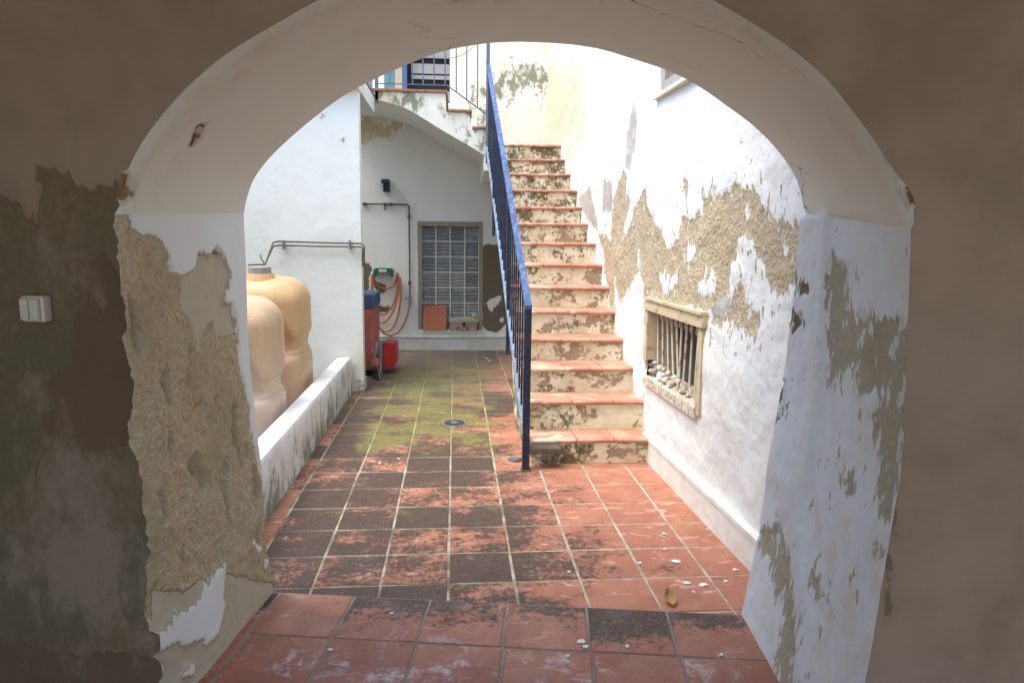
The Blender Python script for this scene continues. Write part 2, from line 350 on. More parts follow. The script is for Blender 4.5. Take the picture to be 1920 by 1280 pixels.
M['pale_blue'] = plain('faded_blue_paint', (.115, .18, .27), .5, col2=(.22, .28, .34), sc=30, thr=(.45, .6))
M['iron'] = plain('grey_iron', (.13, .15, .20), .5, col2=(.09, .10, .13), sc=30)
M['pipe'] = plain('dull_copper_pipe', (.10, .085, .07), .5, .3, col2=(.16, .13, .10), sc=30)
M['green'] = plain('green_plastic', (.02, .15, .085), .45, var=.3)
M['darkgreen'] = plain('dark_green_enamel', (.014, .075, .055), .4, var=.3)
M['hose'] = plain('orange_hose', (.55, .19, .09), .5, var=.3, sc=20)
M['red'] = plain('boiler_red', (.50, .115, .085), .45, col2=(.54, .19, .14), sc=6)
M['red2'] = plain('burner_red', (.55, .028, .03), .35, var=.2, sc=10)
M['boiler_blue'] = plain('boiler_cap_blue', (.085, .15, .27), .5, var=.2)
M['grey'] = plain('grey_metal', (.32, .32, .31), .45, .4, var=.3)
M['black'] = plain('black_rubber', (.02, .02, .02), .6, var=.3)
M['cap_grey'] = plain('grey_tank_cap', (.30, .30, .27), .6, var=.3)
M['wood'] = plain('aged_cream_wood', (.56, .47, .31), .75, col2=(.36, .25, .12), sc=14, bump=.002, thr=(.5, .72))
M['rust'] = plain('rusty_cream_iron', (.60, .55, .46), .7, col2=(.36, .20, .09), sc=16, thr=(.5, .68))
M['frame'] = plain('cream_window_bar', (.74, .70, .55), .6, var=.2)
M['dark'] = plain('dark_interior', (.02, .022, .025), .7, var=.2)
M['slat'] = plain('grey_slat', (.34, .33, .31), .7, var=.3)
M['teal'] = plain('teal_shutter', (.10, .20, .21), .6, var=.4, sc=8)
M['bluedoor'] = plain('blue_shutter_edge', (.06, .11, .22), .5, var=.3)
M['beige'] = plain('beige_board', (.42, .36, .27), .7, var=.3)
M['brick'] = plain('loose_brick', (.42, .22, .14), .85, col2=(.50, .42, .33), sc=9, bump=.003)
M['slab'] = plain('grey_stone_slab', (.50, .46, .36), .85, var=.25, bump=.003)
M['board'] = plain('terracotta_board', (.47, .17, .085), .7, var=.18, sc=5)
M['plastic'] = plain('yellowed_plastic', (.62, .55, .43), .45, var=.15)
M['chip'] = plain('paint_flake', (.80, .79, .75), .8, var=.1)
M['stone'] = plain('grey_stone', (.16, .15, .14), .85, var=.4, sc=30)
M['leaf'] = plain('dry_leaf', (.50, .30, .10), .7, var=.4)
M['rubble'] = plain('crumbled_plaster', (.66, .61, .52), .9, col2=(.40, .31, .20), sc=25, bump=.006, thr=(.42, .6))
M['coping'] = plain('terracotta_coping', (.33, .15, .085), .75, col2=(.17, .13, .06), sc=9, bump=.003, thr=(.48, .64))
def mat_tank(name, top, low):
    t = NT(name); O = t.obj(); P = t.pos(); z = t.xyz()[2]; n = t.noise(2.5, 4, .55)
    col = t.mix(t.lin(t.ma('ADD', z, t.ma('MULTIPLY', n, .5)), .55, 1.15, 0.0, 1.0), low, top)
    st = t.sst(t.noise(9, 6, .7, t.scale(P, (1, 1, .16))), .52, .72); col = t.mix(t.ma('MULTIPLY', st, .45), col, (.40, .27, .17))
    du = t.sst(t.noise(14, 5, .7), .55, .75); col = t.mix(t.ma('MULTIPLY', du, .3), col, (.74, .66, .56))
    sc = t.noise(5, 2, .5, t.scale(P, (.6, 6, 9)), 1.5); ln = t.ma('MULTIPLY', t.ma('SUBTRACT', 1.0, t.sst(t.ma('ABSOLUTE', t.ma('SUBTRACT', sc, .6)), .002, .007)), t.sst(z, .85, .95))
    col = t.mix(t.ma('MULTIPLY', ln, .6), col, (.22, .14, .08))
    t.bump(t.ma('ADD', t.ma('MULTIPLY', t.noise(30, 3, .5), .002), t.ma('MULTIPLY', t.noise(5, 2, .5), .012)), .7)
    t.fin(col, .4, .4); t.b.inputs['Subsurface Weight'].default_value = .06; t.b.inputs['Subsurface Radius'].default_value = (.03, .02, .012); return t.m
M['tank2'] = mat_tank('beige_polyethylene_far', (.62, .40, .19), (.56, .38, .25))
M['tank'] = mat_tank('beige_polyethylene', (.66, .46, .28), (.66, .52, .43))
def mat_glass():
    t = NT('ribbed_glass_painted_sheen'); O = t.pos(); z = t.xyz()[2]
    w = t.N('ShaderNodeTexWave'); w.bands_direction = 'Z'; t.L(O, w.inputs['Vector']); w.inputs['Scale'].default_value = 7; w.inputs['Distortion'].default_value = 4.0; w.inputs['Detail'].default_value = 3
    R = t.rnd(); hi = t.mix(R, (.27, .30, .305), (.48, .51, .51)); n = t.noise(7, 3, .6, t.vadd(O, (2.0, 0.0, 1.0)))
    col = t.mix(t.ma('MULTIPLY', w.outputs['Fac'], t.sst(n, .35, .6)), t.mix(R, (.19, .215, .22), (.28, .31, .315)), hi); t.bump(t.ma('MULTIPLY', w.outputs['Fac'], .012), 1.0)  # pale wavy bands and per-pane brightness imitate reflections in the colour
    return t.fin(col, .22, .6)
M['glass'] = mat_glass()
def mat_upper_glass():
    t = NT('dim_pane'); n = t.noise(25, 5, .7); return t.fin(t.mix(n, (.10, .10, .07), (.26, .25, .17)), .7, .2)
M['pane'] = mat_upper_glass()
def mat_mesh():
    t = NT('insect_screen'); w = t.N('ShaderNodeTexWave'); w.bands_direction = 'Z'; t.L(t.pos(), w.inputs['Vector']); w.inputs['Scale'].default_value = 22
    return t.fin(t.mix(w.outputs['Fac'], (.025, .028, .03), (.11, .11, .105)), .7, .3)
M['screen'] = mat_mesh()
def mat_lowwall():
    t = NT('mossy_low_wall'); X, Y, Z = t.xyz(); P = t.pos()
    col = t.mix(t.sst(t.noise(6, 5, .6), .4, .7), (.78, .78, .75), (.64, .62, .55))
    n = t.ma('ADD', t.noise(7, 8, .75, t.scale(P, (1, 1, .5))), t.lin(Z, .28, .02, 0.0, .12)); n = t.ma('SUBTRACT', n, t.lin(Z, .33, .36, 0, .4))
    col = t.mix(t.ma('MULTIPLY', t.sst(n, .52, .70), .85), col, (.19, .18, .125))
    t.bump(t.ma('MULTIPLY', t.noise(25, 4, .6), .006), .8); return t.fin(col, .85, .2)
M['lowwall'] = mat_lowwall()

# ================================================================== STRUCTURE
g = 60
struct(mesh('ground', [(-g, -g, -.05), (g, -g, -.05), (g, g, -.05), (-g, g, -.05)], [(0, 1, 2, 3)], M['earth']))

# --- right wall (slightly converging), surveyed frame: along Y, up Z
RW0, RWS = 1.41, -.03
def xr(y): return RW0 + RWS * (y - 4.6)
_rp = np.array([RW0, 4.6, 0]); _rn = np.array([1, -RWS, 0.])
def rw(px, py): p = onp(px, py, _rp, _rn); return (p[1], p[2])
def grid_sheet(name, us, vs, fn, m, parent, holes=(), polys=None, disp=None, smooth=True):
    """sheet over u,v in metres; polys: attribute -> (polygons, cuts) in u,v"""
    us = np.asarray(us); vs = np.asarray(vs); U, W = np.meshgrid(us, vs, indexing='ij'); uv = np.stack([U.ravel(), W.ravel()], 1)
    at = {}
    for k in ('bare', 'smooth', 'stain'):
        pl = (polys or {}).get(k); at[k] = np.clip(sdf(uv, pl[0], pl[1]), -1, 1) if pl else np.full(len(uv), -1.0)
    V = fn(uv)
    if disp is not None: V = disp(V, uv, at)
    nu, nv = len(us), len(vs); F = []
    for i in range(nu - 1):
        uc = (us[i] + us[i + 1]) / 2
        for j in range(nv - 1):
            vc = (vs[j] + vs[j + 1]) / 2
            if any(h[0] < uc < h[1] and h[2] < vc < h[3] for h in holes): continue
            F.append((i * nv + j, (i + 1) * nv + j, (i + 1) * nv + j + 1, i * nv + j + 1))
    return mesh(name, V, F, m, parent, smooth, at)
def spaced(a, b, step, extra=()):
    n = max(1, int(round((b - a) / step))); x = np.linspace(a, b, n + 1)
    for e in extra:
        k = np.argmin(abs(x - e)); x[k] = e
    return np.unique(x)
Q = lambda f, pts: [f(*p) for p in pts]

w_tl, w_tr, w_br, w_bl = rw(1217.5, 577.5), rw(1317, 612), rw(1309, 761), rw(1217, 709)
WY1 = (w_tl[0] + w_bl[0]) / 2; WY0 = (w_tr[0] + w_br[0]) / 2; WZ0 = (w_br[1] + w_bl[1]) / 2; WZ1 = (w_tl[1] + w_tr[1]) / 2
u_l = rw(1238, 150); u_s = rw(1236, 181)
UY1 = u_l[0]; UY0 = UY1 - .95; UZ0 = u_s[1]; UZ1 = UZ0 + 1.25
right_wall = thing('courtyard_wall', 'tall whitewashed wall beside the stairs, peeling to tan render', 'wall', (RW0, 4.6, 0))
bare_R = [Q(rw, p) for p in (
    [(1149,380),(1160,350),(1169,320),(1177,330),(1175,368),(1184,372),(1169,432),(1173,450),(1188,412),(1190,400),(1212,351),(1216,392),(1231,419),(1243,431),(1255,474),(1274,447),(1282,404),(1298,415),(1321,372),(1337,361),(1352,369),(1380,343),(1388,345),(1384,372),(1401,351),(1415,357),(1427,384),(1431,396),(1450,408),(1473,413),(1501,425),(1530,440),(1530,560),(1497,540),(1474,529),(1462,521),(1438,529),(1427,497),(1407,447),(1392,437),(1380,451),(1376,482),(1364,494),(1360,529),(1364,556),(1345,575),(1320,580),(1290,572),(1262,570),(1240,564),(1222,550),(1210,560),(1205,520),(1195,510),(1180,540),(1165,570),(1158,545),(1150,500),(1142,470),(1146,420)],
    [(1370,545),(1353,600),(1374,615),(1391,608),(1395,630),(1416,634),(1420,600),(1395,570),(1391,545),(1387,524)],
    [(1122,445),(1135,440),(1150,470),(1155,560),(1148,600),(1140,545),(1130,490)],
    [(1277,345),(1284,328),(1292,332),(1290,362),(1283,372)], [(1440,520),(1452,500),(1470,505),(1476,540),(1460,560)],
    [(1330,585),(1350,590),(1352,610),(1332,606)], [(1232,560),(1222,700),(1210,690),(1214,560)])]
cut_R = [Q(rw, p) for p in (
    [(1290,445),(1304,466),(1300,494),(1290,490)], [(1240,513),(1250,508),(1262,520),(1275,510),(1274,528),(1262,545),(1250,555),(1241,535)],
    [(1321,494),(1330,510),(1341,520),(1340,545),(1322,560),(1305,550),(1308,530),(1320,525)], [(1390,390),(1396,385),(1401,400),(1398,418),(1393,410)],
    [(1462,463),(1473,470),(1472,482),(1464,478)], [(1196,455),(1200,500),(1195,500)])]
smooth_R = [Q(rw, p) for p in ([(1186,185),(1196,224),(1190,279),(1181,326),(1174,310),(1175,255)], [(1132,338),(1149,342),(1148,396),(1130,396)], [(1085,372),(1106,349),(1120,420),(1118,435),(1098,404)], [(1340,560),(1362,548),(1372,570),(1352,600),(1336,590)])]
stain_R = [Q(rw, p) for p in ([(980,40),(1115,40),(1112,330),(1020,330)],)]
def disp_R(V, uv, at):
    nrm = np.array([-1, RWS, 0.]); b = np.clip(at['bare'] / .02 + .5, 0, 1)
    d = vnoise(V, 1.4, 3) * .05 + vnoise(V, 7, 2) * .012 - b * .007 + b * vnoise(V, 22, 2) * .012
    return V + d[:, None] * nrm
us = spaced(2.2, 9.65, .03, (WY0, WY1, UY0, UY1)); vs = spaced(0, 5.6, .03, (WZ0, WZ1, UZ0, UZ1))
M['right'] = mat_wall('peeling_whitewash', chips=1.0, grain=.017, gsc=38, bare=(.54, .455, .315), bare2=(.41, .335, .22), smooth=(.46, .445, .40), amp=.055, fine=.045, streak=(1, 1, .3), soft=.7, sbreak=1.3, paint=(.74, .77, .755), dirty=(.66, .655, .58), dirt=.55, stain=(.62, .53, .30), stainbreak=.8, trowel=.011)
grid_sheet('plaster_face', us, vs, lambda uv: np.stack([xr(uv[:, 0]), uv[:, 0], uv[:, 1]], 1), M['right'], right_wall,
           holes=[(WY0, WY1, WZ0, WZ1), (UY0, UY1, UZ0, UZ1)], polys={'bare': (bare_R, cut_R), 'smooth': (smooth_R, ()), 'stain': (stain_R, ())}, disp=disp_R)
# body behind the face (with the two openings left free)
b = MB()
def rbox(y0, y1, z0, z1, t0=.045, t1=.45):
    V = []
    for t in (t0, t1):
        for y in (y0, y1):
            for z in (z0, z1): V.append((xr(y) + t, y, z))
    b.add(V, [(0, 1, 3, 2), (4, 6, 7, 5), (0, 4, 5, 1), (2, 3, 7, 6), (0, 2, 6, 4), (1, 5, 7, 3)])
rbox(2.2, 9.65, 0, WZ0 - .01); rbox(2.2, WY0 - .01, WZ0 - .01, WZ1 + .01); rbox(WY1 + .01, 9.65, WZ0 - .01, WZ1 + .01)
rbox(2.2, 9.65, WZ1 + .01, UZ0 - .01); rbox(2.2, UY0 - .01, UZ0 - .01, UZ1 + .01); rbox(UY1 + .01, 9.65, UZ0 - .01, UZ1 + .01); rbox(2.2, 9.65, UZ1 + .01, 5.6)
b.build('masonry', M['white'], right_wall)
# plinth with a lip, sinking under the first step
pl = MB(); Zp = (rw(1300, 886)[1] + rw(1400, 980)[1]) / 2
ys = np.linspace(2.2, 4.75, 18); sec = [(.034, 0), (.034, Zp - .035), (.042, Zp - .03), (.042, Zp - .006), (.03, Zp), (-.03, Zp)]
V = [(xr(y) - a + vnoise(np.array([[y, zz, 0]]), 3)[0] * .008, y, zz) for y in ys for (a, zz) in sec]; k = len(sec)
pl.add(V, [(i * k + j, (i + 1) * k + j, (i + 1) * k + j + 1, i * k + j + 1) for i in range(len(ys) - 1) for j in range(k - 1)])
pl.build('plinth', M['white'], right_wall)

# --- back wall
YB = 9.65
q = lambda px, py: (lambda p: (p[0], p[2]))(ony(px, py, YB))
back_wall = thing('courtyard_wall', 'white end wall holding the glass-pane window, under the vault and terrace', 'wall', (0, YB, 0))
gx0, gx1, gz0, gz1 = -.515, .385, .29, 1.80                     # lower window opening
dx0, dx1, dz0, dz1 = -.70, -.07, 3.30, 5.2                      # upper door opening
bare_B = [Q(q, p) for p in ([(904,462),(913,458),(930,460),(940,457),(985,462),(985,600),(950,605),(935,622),(915,620),(904,612)], [(670,494),(692,493),(699,508),(694,512),(692,523),(692,549),(670,549)], [(701,525),(724,535),(721,551),(707,549),(706,540),(702,538)], [(703,567),(719,576),(730,574),(733,581),(726,586),(713,585),(706,576)])]
cut_B = [Q(q, p) for p in ([(913,565),(925,558),(940,554),(938,565),(928,575),(921,588),(914,575)], [(936,598),(945,594),(946,604),(938,606)])]
stain_B = [Q(q, p) for p in ([(650,215),(771,228),(735,256),(700,268),(650,282)],)]
us = spaced(-4, 1.32, .04, (gx0, gx1, .30)); vs = spaced(0, 3.2, .04, (gz0, gz1, 2.6))
def fB(uv): V = np.stack([uv[:, 0], np.full(len(uv), YB), uv[:, 1]], 1); V[:, 1] += vnoise(V, 1.5, 2) * .02; return V
grid_sheet('plaster_face', us, vs, fB, M['back'], back_wall, holes=[(gx0, gx1, gz0, gz1), (.30, 9, 2.6, 9)], polys={'bare': (bare_B, cut_B), 'stain': (stain_B, ())})
us = spaced(-4, 1.32, .05, (dx0, dx1)); vs = spaced(3.2, 5.8, .05, (dz0, dz1))
stain_U = [Q(q, p) for p in ([(920,165),(940,135),(975,120),(1010,125),(1032,150),(1020,170),(985,168),(950,185),(915,190),(880,190),(880,175)], [(870,215),(912,200),(912,240),(880,240)])]
grid_sheet('upper_plaster', us, vs, fB, M['mold'], back_wall, holes=[(dx0, dx1, dz0, dz1)], polys={'stain': (stain_U, ())})
us2 = spaced(.3, 1.32, .04); vs2 = spaced(2.6, 3.2, .04)
grid_sheet('landing_plaster', us2, vs2, fB, M['mold'], back_wall, polys={'stain': (stain_U, ())})
b = MB(); e = .03
for (x0, x1, z0, z1) in ((-4, gx0 - .005, 0, 3.2), (gx1 + .005, 1.5, 0, 3.2), (gx0 - .005, gx1 + .005, 0, gz0 - .005), (gx0 - .005, gx1 + .005, gz1 + .005, 3.2),
                         (-4, dx0 - .005, 3.2, 5.8), (dx1 + .005, 1.5, 3.2, 5.8), (dx0 - .005, dx1 + .005, dz1 + .005, 5.8), (dx0 - .005, dx1 + .005, 3.2, dz0 - .005)):
    b.box((x0, YB + e, z0), (x1, YB + .35, z1))
b.build('masonry', M['back'], back_wall)
s = MB(); s.box((-1.5, YB - .05, 0), (1.3, YB + .02, .185), .008); s.box((-1.5, YB - .062, .187), (1.3, YB + .02, .205), .005); s.build('skirting', M['white'], back_wall)

# --- left: wall behind the tanks, its alcove walls
tank_wall = thing('alcove_wall', 'plain white wall behind the two beige tanks', 'wall', (-2.4, 7, 0))
us = spaced(-4, -.935, .05); vs = spaced(0, 3.06, .05)
def fT(uv): V = np.stack([uv[:, 0], np.full(len(uv), 7.0), uv[:, 1]], 1); V[:, 1] += vnoise(V, 1.3, 3) * .03; return V
qt = lambda px, py: (lambda p: (p[0], p[2]))(ony(px, py, 7.0))
M['tankwall'] = mat_wall('alcove_limewash', paint=(.76, .79, .74), dirty=(.69, .69, .57), dirt=.35, stain=(.62, .55, .33), stainbreak=.5, bare=(.42, .36, .26), trowel=.004, use='bs')
grid_sheet('plaster_face', us, vs, fT, M['tankwall'], tank_wall, polys={'stain': ([Q(qt, [(560,700),(700,700),(700,760),(560,760)]), Q(qt, [(640,690),(690,640),(690,720),(640,730)])], ()), 'bare': ([Q(qt, [(588,214),(615,210),(612,222),(596,222)]), Q(qt, [(637,265),(648,255),(645,268)])], ())})
MB().box((-4, 7.03, 0), (-.945, 7.22, 3.05), .012).build('masonry', M['tankwall'], tank_wall)
MB().box((-.995, 6.985, .001), (-.925, 7.19, .13), .01).build('broken_foot', M['rubble'], tank_wall)
side = tag(MB().box((-4.3, 2.6, 0), (-4.0, 10, 4.2)).build('alcove_wall', M['tankwall']), 'white wall closing the tank alcove, hidden behind the arch', 'wall')

# --- the wall with the arch: outer and inner planes
o0 = np.array([-.727, 2.675, 0]); o1 = np.array([1.105, 2.395, 0]); od = _n(o1 - o0); on_ = np.array([od[1], -od[0], 0])
i0 = np.array([0, 1.75, 0]); idr = _n(np.array([1, -.2, 0])); in_ = np.array([idr[1], -idr[0], 0])
def out_sz(px, py): w = onp(px, py, o0, on_); return np.array([(w - o0) @ od, w[2]])
def in_sz(px, py): w = onp(px, py, i0, in_); return np.array([(w - i0) @ idr, w[2]])
ZT = .14
def resample(P, n, key=None):
    P = np.asarray(P, float); d = np.r_[0, np.cumsum(np.linalg.norm(np.diff(P, axis=0), axis=1))] if key is None else key(P)
    t = np.linspace(d[0], d[-1], n); return np.stack([np.interp(t, d, P[:, 0]), np.interp(t, d, P[:, 1])], 1)
def smooth_curve(P, n):
    P = np.asarray(P, float); out = []
    for i in range(len(P) - 1):
        p0, p1, p2, p3 = P[max(i - 1, 0)], P[i], P[i + 1], P[min(i + 2, len(P) - 1)]
        for t in np.linspace(0, 1, 12, endpoint=False):
            out.append(.5 * (2 * p1 + (p2 - p0) * t + (2 * p0 - 5 * p1 + 4 * p2 - p3) * t * t + (3 * p1 - p0 - 3 * p2 + p3) * t ** 3))
    out.append(P[-1]); return resample(out, n)
NJ, NA, NT_ = 200, 150, 100
near_left = np.array([(-.872, ZT), (-.877, .27), (-.891, .89), (-.891, 1.63)])
near_arch = [(-.891, 1.63), (-.864, 1.73), (-.778, 1.852), (-.624, 1.988), (-.478, 2.072), (-.31, 2.153), (-.1, 2.218), (.12, 2.235), (.34, 2.208), (.572, 2.131), (.809, 1.981), (.937, 1.853), (1.043, 1.711), (1.087, 1.614)]
near_right = np.array([(1.087, 1.614), (1.102, 1.4), (1.12, 1.0), (1.077, .452), (1.05, ZT)])
far_left = np.array([out_sz(*p) for p in [(518,1110),(505,1010),(497,930),(489,870),(480,800),(470,700),(464,600),(458,400)]])
far_arch = [out_sz(*p) for p in [(458,400),(464,370),(480,330),(515,285),(560,245),(625,195),(700,150),(800,105),(890,84),(980,78),(1110,90),(1240,130),(1320,170),(1400,228),(1460,285),(1495,340),(1510,400)]]
far_right = np.array([out_sz(*p) for p in [(1510,400),(1500,520),(1479,705),(1446,892),(1428,1000),(1407,1072),(1388,1152)]])
zk = lambda P: P[:, 1] if P[-1, 1] > P[0, 1] else -P[:, 1]
prof = {'L': (resample(near_left, NJ, zk), resample(far_left, NJ, zk)), 'A': (smooth_curve(near_arch, NA), smooth_curve(far_arch, NA)), 'R': (resample(near_right, NJ, zk), resample(far_right, NJ, zk))}
P_in = lambda sz: i0 + sz[:, :1] * idr + np.c_[np.zeros((len(sz), 2)), sz[:, 1]]
P_out = lambda sz: o0 + sz[:, :1] * od + np.c_[np.zeros((len(sz), 2)), sz[:, 1]]
arch = thing('arch_wall', 'thick wall pierced by a rounded archway, brown plaster on the room side', 'wall', (0.1, 2.1, ZT))
tt = np.linspace(0, 1, NT_ + 1)
def passage(key, polys, normal, disp):
    nr, fr = prof[key]; A = P_in(nr); B = P_out(fr); n = len(A)
    V = (A[:, None, :] * (1 - tt)[None, :, None] + B[:, None, :] * tt[None, :, None]).reshape(-1, 3)
    pj = proj(V); sc = pj[:, 2] / FPX; at = {}
    for kk in ('bare', 'smooth', 'stain'):
        pl = polys.get(kk); at[kk] = sdf(pj[:, :2], *pl) * sc if pl else np.full(len(V), -1.0)
        at[kk] = np.clip(at[kk], -1, 1)
    T = np.tile(tt, n); nm = normal(n)
    V = V + disp(V, T, at)[:, None] * nm
    F = [(i * (NT_ + 1) + j, i * (NT_ + 1) + j + 1, (i + 1) * (NT_ + 1) + j + 1, (i + 1) * (NT_ + 1) + j) for i in range(n - 1) for j in range(NT_)]
    return V, F, at
# left jamb: the paint survives above a ragged line, rough render below
bare_L = [[(236,377),(245,415),(263,440),(297,444),(313,465),(326,510),(339,516),(358,512),(371,501),(375,473),(385,476),(396,487),(405,462),(418,476),(432,509),(430,534),(420,559),(421,571),(438,570),(445,598),(448,634),(447,678),(457,714),(466,760),(467,803),(477,837),(486,870),(530,1110),(640,1600),(100,1600),(120,377)]]
cut_L = [[(427,1052),(422,1120),(427,1132),(412,1187),(389,1210),(380,1198),(351,1210),(332,1202),(304,1221),(285,1228),(288,1187),(321,1175),(334,1141),(347,1147),(368,1132),(380,1115),(389,1090),(395,1099),(406,1073)], [(359,1240),(368,1246),(366,1267),(344,1267)], [(479,1010),(494,1027),(486,1039),(477,1018)], [(498,1046),(506,1050),(504,1064)], [(300,1235),(310,1250),(305,1285),(296,1285)]]
smooth_L = [[(344,516),(371,501),(382,473),(418,476),(432,509),(421,570),(438,570),(448,624),(407,634),(403,598),(378,652),(364,624),(360,598),(346,588)], [(300,1105),(345,1110),(400,1075),(440,1075),(480,1085),(530,1095),(530,1110),(390,1600),(280,1600),(290,1230)]]
nL = lambda n: np.array([[.99, .12, 0]])
def dispL(V, T, at):
    b = np.clip(at['bare'] / .012 + .5, 0, 1); s_ = np.clip(at['smooth'] / .02 + .5, 0, 1); r = b * (1 - .75 * s_)
    d = -b * .013 + r * (vnoise(V * [1, 1, .5], 5, 3) * .05 + vnoise(V * [1, 1, .6], 17, 3) * .03 + vnoise(V, 50, 2) * .020) - r * .03 * np.clip((vnoise(V * [1, 1, .35] + 3.1, 16, 2) - .20) / .08, 0, 1) + vnoise(V, 2, 2) * .012
    d -= b * np.clip(.10 - T, 0, 1) * (.12 + .4 * vnoise(V * [0, 0, 1], 11, 3))
    return d
VL, FL, aL = passage('L', {'bare': (bare_L, cut_L), 'smooth': (smooth_L, cut_L)}, nL, dispL)
M['jamb_left'].name = 'rough_render_jamb'
mesh('jamb', VL, FL, M['jamb_left'], arch, True, aL)['label'] = 'jamb stripped to rough tan render under a ragged paint edge'
bare_A = [[(1640,250),(1670,285),(1700,335),(1722,395),(1698,395),(1676,338),(1652,295)], [(218,338),(248,326),(256,345),(250,368),(240,382),(228,380)], [(372,240),(386,236),(372,258),(360,275)]]
stain_A = [[(240,340),(300,245),(420,130),(560,40),(640,0),(700,0),(560,70),(440,160),(360,230),(320,330),(250,395)], [(1300,0),(1420,60),(1560,170),(1650,260),(1630,270),(1500,150),(1400,70)]]
def nA(n):
    nr, fr = prof['A']; c = np.array([.11, 1.2]); dirs = c - (nr * [1, 1]); dirs /= np.linalg.norm(dirs, axis=1)[:, None]
    d3 = dirs[:, :1] * idr + np.c_[np.zeros((len(dirs), 2)), dirs[:, 1]]; return np.repeat(d3, NT_ + 1, 0)
dispA = lambda V, T, at: vnoise(V, 1.6, 3) * .03 + vnoise(V, 8, 2) * .006 - np.clip(at['bare'] / .01 + .5, 0, 1) * .015 - np.clip(.05 - T, 0, 1) * .25
VA, FA, aA = passage('A', {'bare': (bare_A, ()), 'stain': (stain_A, ())}, nA, dispA)
VA = VA.reshape(NA, NT_ + 1, 3); VL3 = VL.reshape(NJ, NT_ + 1, 3)
bare_J = [[(1565,479),(1590,493),(1597,547),(1594,576),(1612,604),(1630,576),(1637,597),(1608,648),(1630,662),(1655,597),(1698,601),(1720,648),(1710,763),(1690,878),(1670,975),(1648,957),(1655,856),(1637,806),(1622,777),(1651,763),(1648,734),(1619,741),(1608,687),(1583,691),(1551,723),(1558,597)], [(1428,996),(1468,993),(1489,1050),(1493,1151),(1486,1290),(1461,1290),(1457,1187),(1468,1115),(1450,1050),(1432,1036)], [(1522,1068),(1543,1115),(1522,1100)], [(1497,1122),(1507,1172),(1497,1172)], [(1590,890),(1596,900),(1592,915)], [(1640,1025),(1650,1032),(1640,1034)]]
smooth_J = [[(1513,533),(1525,533),(1525,550),(1513,550)], [(1500,590),(1512,585),(1512,605),(1495,625)], [(1477,715),(1482,712),(1480,770),(1472,780)]]
stain_J = [[(1395,1130),(1412,1150),(1440,1240),(1430,1260),(1380,1180)], [(1530,960),(1620,1010),(1660,1050),(1640,1250),(1540,1290)]]
nR = lambda n: np.array([[-.99, -.12, 0]])
def dispR(V, T, at):
    pj = proj(V); crease = np.interp(pj[:, 1], [380, 417, 683, 935, 1000, 1300], [1562, 1562, 1550, 1519, 1515, 1500])
    st = np.clip((crease - pj[:, 0]) * pj[:, 2] / FPX / .012, 0, 1) * np.clip((V[:, 2] - .35) / .4, 0, 1) * np.clip((1.675 - V[:, 2]) / .012, 0, 1)
    b = np.clip(at['bare'] / .012 + .5, 0, 1); c = np.clip(at['smooth'] / .008 + .5, 0, 1)
    return st * .022 - b * .004 - c * .02 + vnoise(V, 2, 3) * .02 + vnoise(V, 14, 3) * (.006 + .008 * st) + b * vnoise(V, 45, 2) * .003
VR, FR, aR = passage('R', {'bare': (bare_J, ()), 'smooth': (smooth_J, ()), 'stain': (stain_J, ())}, nR, dispR)
VR3 = VR.reshape(NJ, NT_ + 1, 3)
VA[-1] = VR3[0]; VA[0] = VL3[-1]; VA[-2] = .7 * VA[-2] + .3 * VR3[0]
mesh('arch_soffit', VA.reshape(-1, 3), FA, M['soffit'], arch, True, aA)
mesh('jamb', VR, FR, M['jamb_right'], arch, True, aR)['label'] = 'white jamb flaking to grey-tan plaster'
# room-side face around the opening
edge = np.concatenate([VL3[:, 0], VA[1:, 0], VR3[1:, 0]]); ez = edge[:, 2]; es = (edge - i0) @ idr
SL, SR, ZC = -2.7, 2.6, 2.95
ou = [(SL, z) for z in ez[:NJ]]
per = resample([(SL, ez[NJ - 1]), (SL, ZC), (SR, ZC), (SR, VR3[0, 0, 2])], NA + 1)[1:]
ou += [tuple(p) for p in per[:NA - 1]] + [(SR, z) for z in ez[NJ + NA - 1:]]
ou = np.array(ou); NK = 46; kk = np.linspace(0, 1, NK) ** 1.35
S2 = np.stack([es, ez], 1)[:, None] * (1 - kk)[None, :, None] + ou[:, None] * kk[None, :, None]
off = ((edge - i0) @ in_)[:, None] * np.exp(-kk * 30)[None]
VI = i0 + S2[..., :1] * idr + np.concatenate([np.zeros(S2.shape[:2] + (2,)), S2[..., 1:]], 2) + off[..., None] * in_
VI = VI.reshape(-1, 3); pj = proj(VI); sc = pj[:, 2] / FPX
bare_I = [[(-900,366),(0,366),(18,371),(36,373),(38,412),(66,418),(66,395),(77,359),(68,330),(66,305),(101,315),(108,330),(126,332),(126,348),(144,351),(180,366),(178,355),(216,350),(216,340),(248,330),(262,500),(330,1600),(-900,1600)], [(1672,914),(1683,914),(1683,970),(1669,1005),(1664,1000)], [(1662,1040),(1669,1079),(1676,1172),(1662,1176),(1665,1115)], [(1875,518),(1885,520),(1880,526)]]
light_I = [[(100,480),(150,470),(175,520),(185,560),(150,540)], [(40,950),(70,800),(120,820),(230,880),(262,1000),(270,1100),(255,1230),(150,1200),(60,1140),(-40,1100),(-40,960)], [(20,690),(60,720),(70,800),(30,790)], [(128,1185),(150,1190),(152,1206),(136,1206)], [(95,1245),(122,1240),(122,1256),(90,1255)]]
dark_I = [[(84,713),(94,703),(125,690),(150,560),(110,500),(200,480),(255,560),(262,700),(263,825),(141,853),(108,844),(84,816),(77,783),(103,764),(87,736)], [(115,966),(150,961),(155,989),(110,1015)], [(-400,1200),(60,1210),(180,1230),(300,1210),(310,1600),(-400,1600)], [(225,450),(262,450),(290,900),(262,900)]]
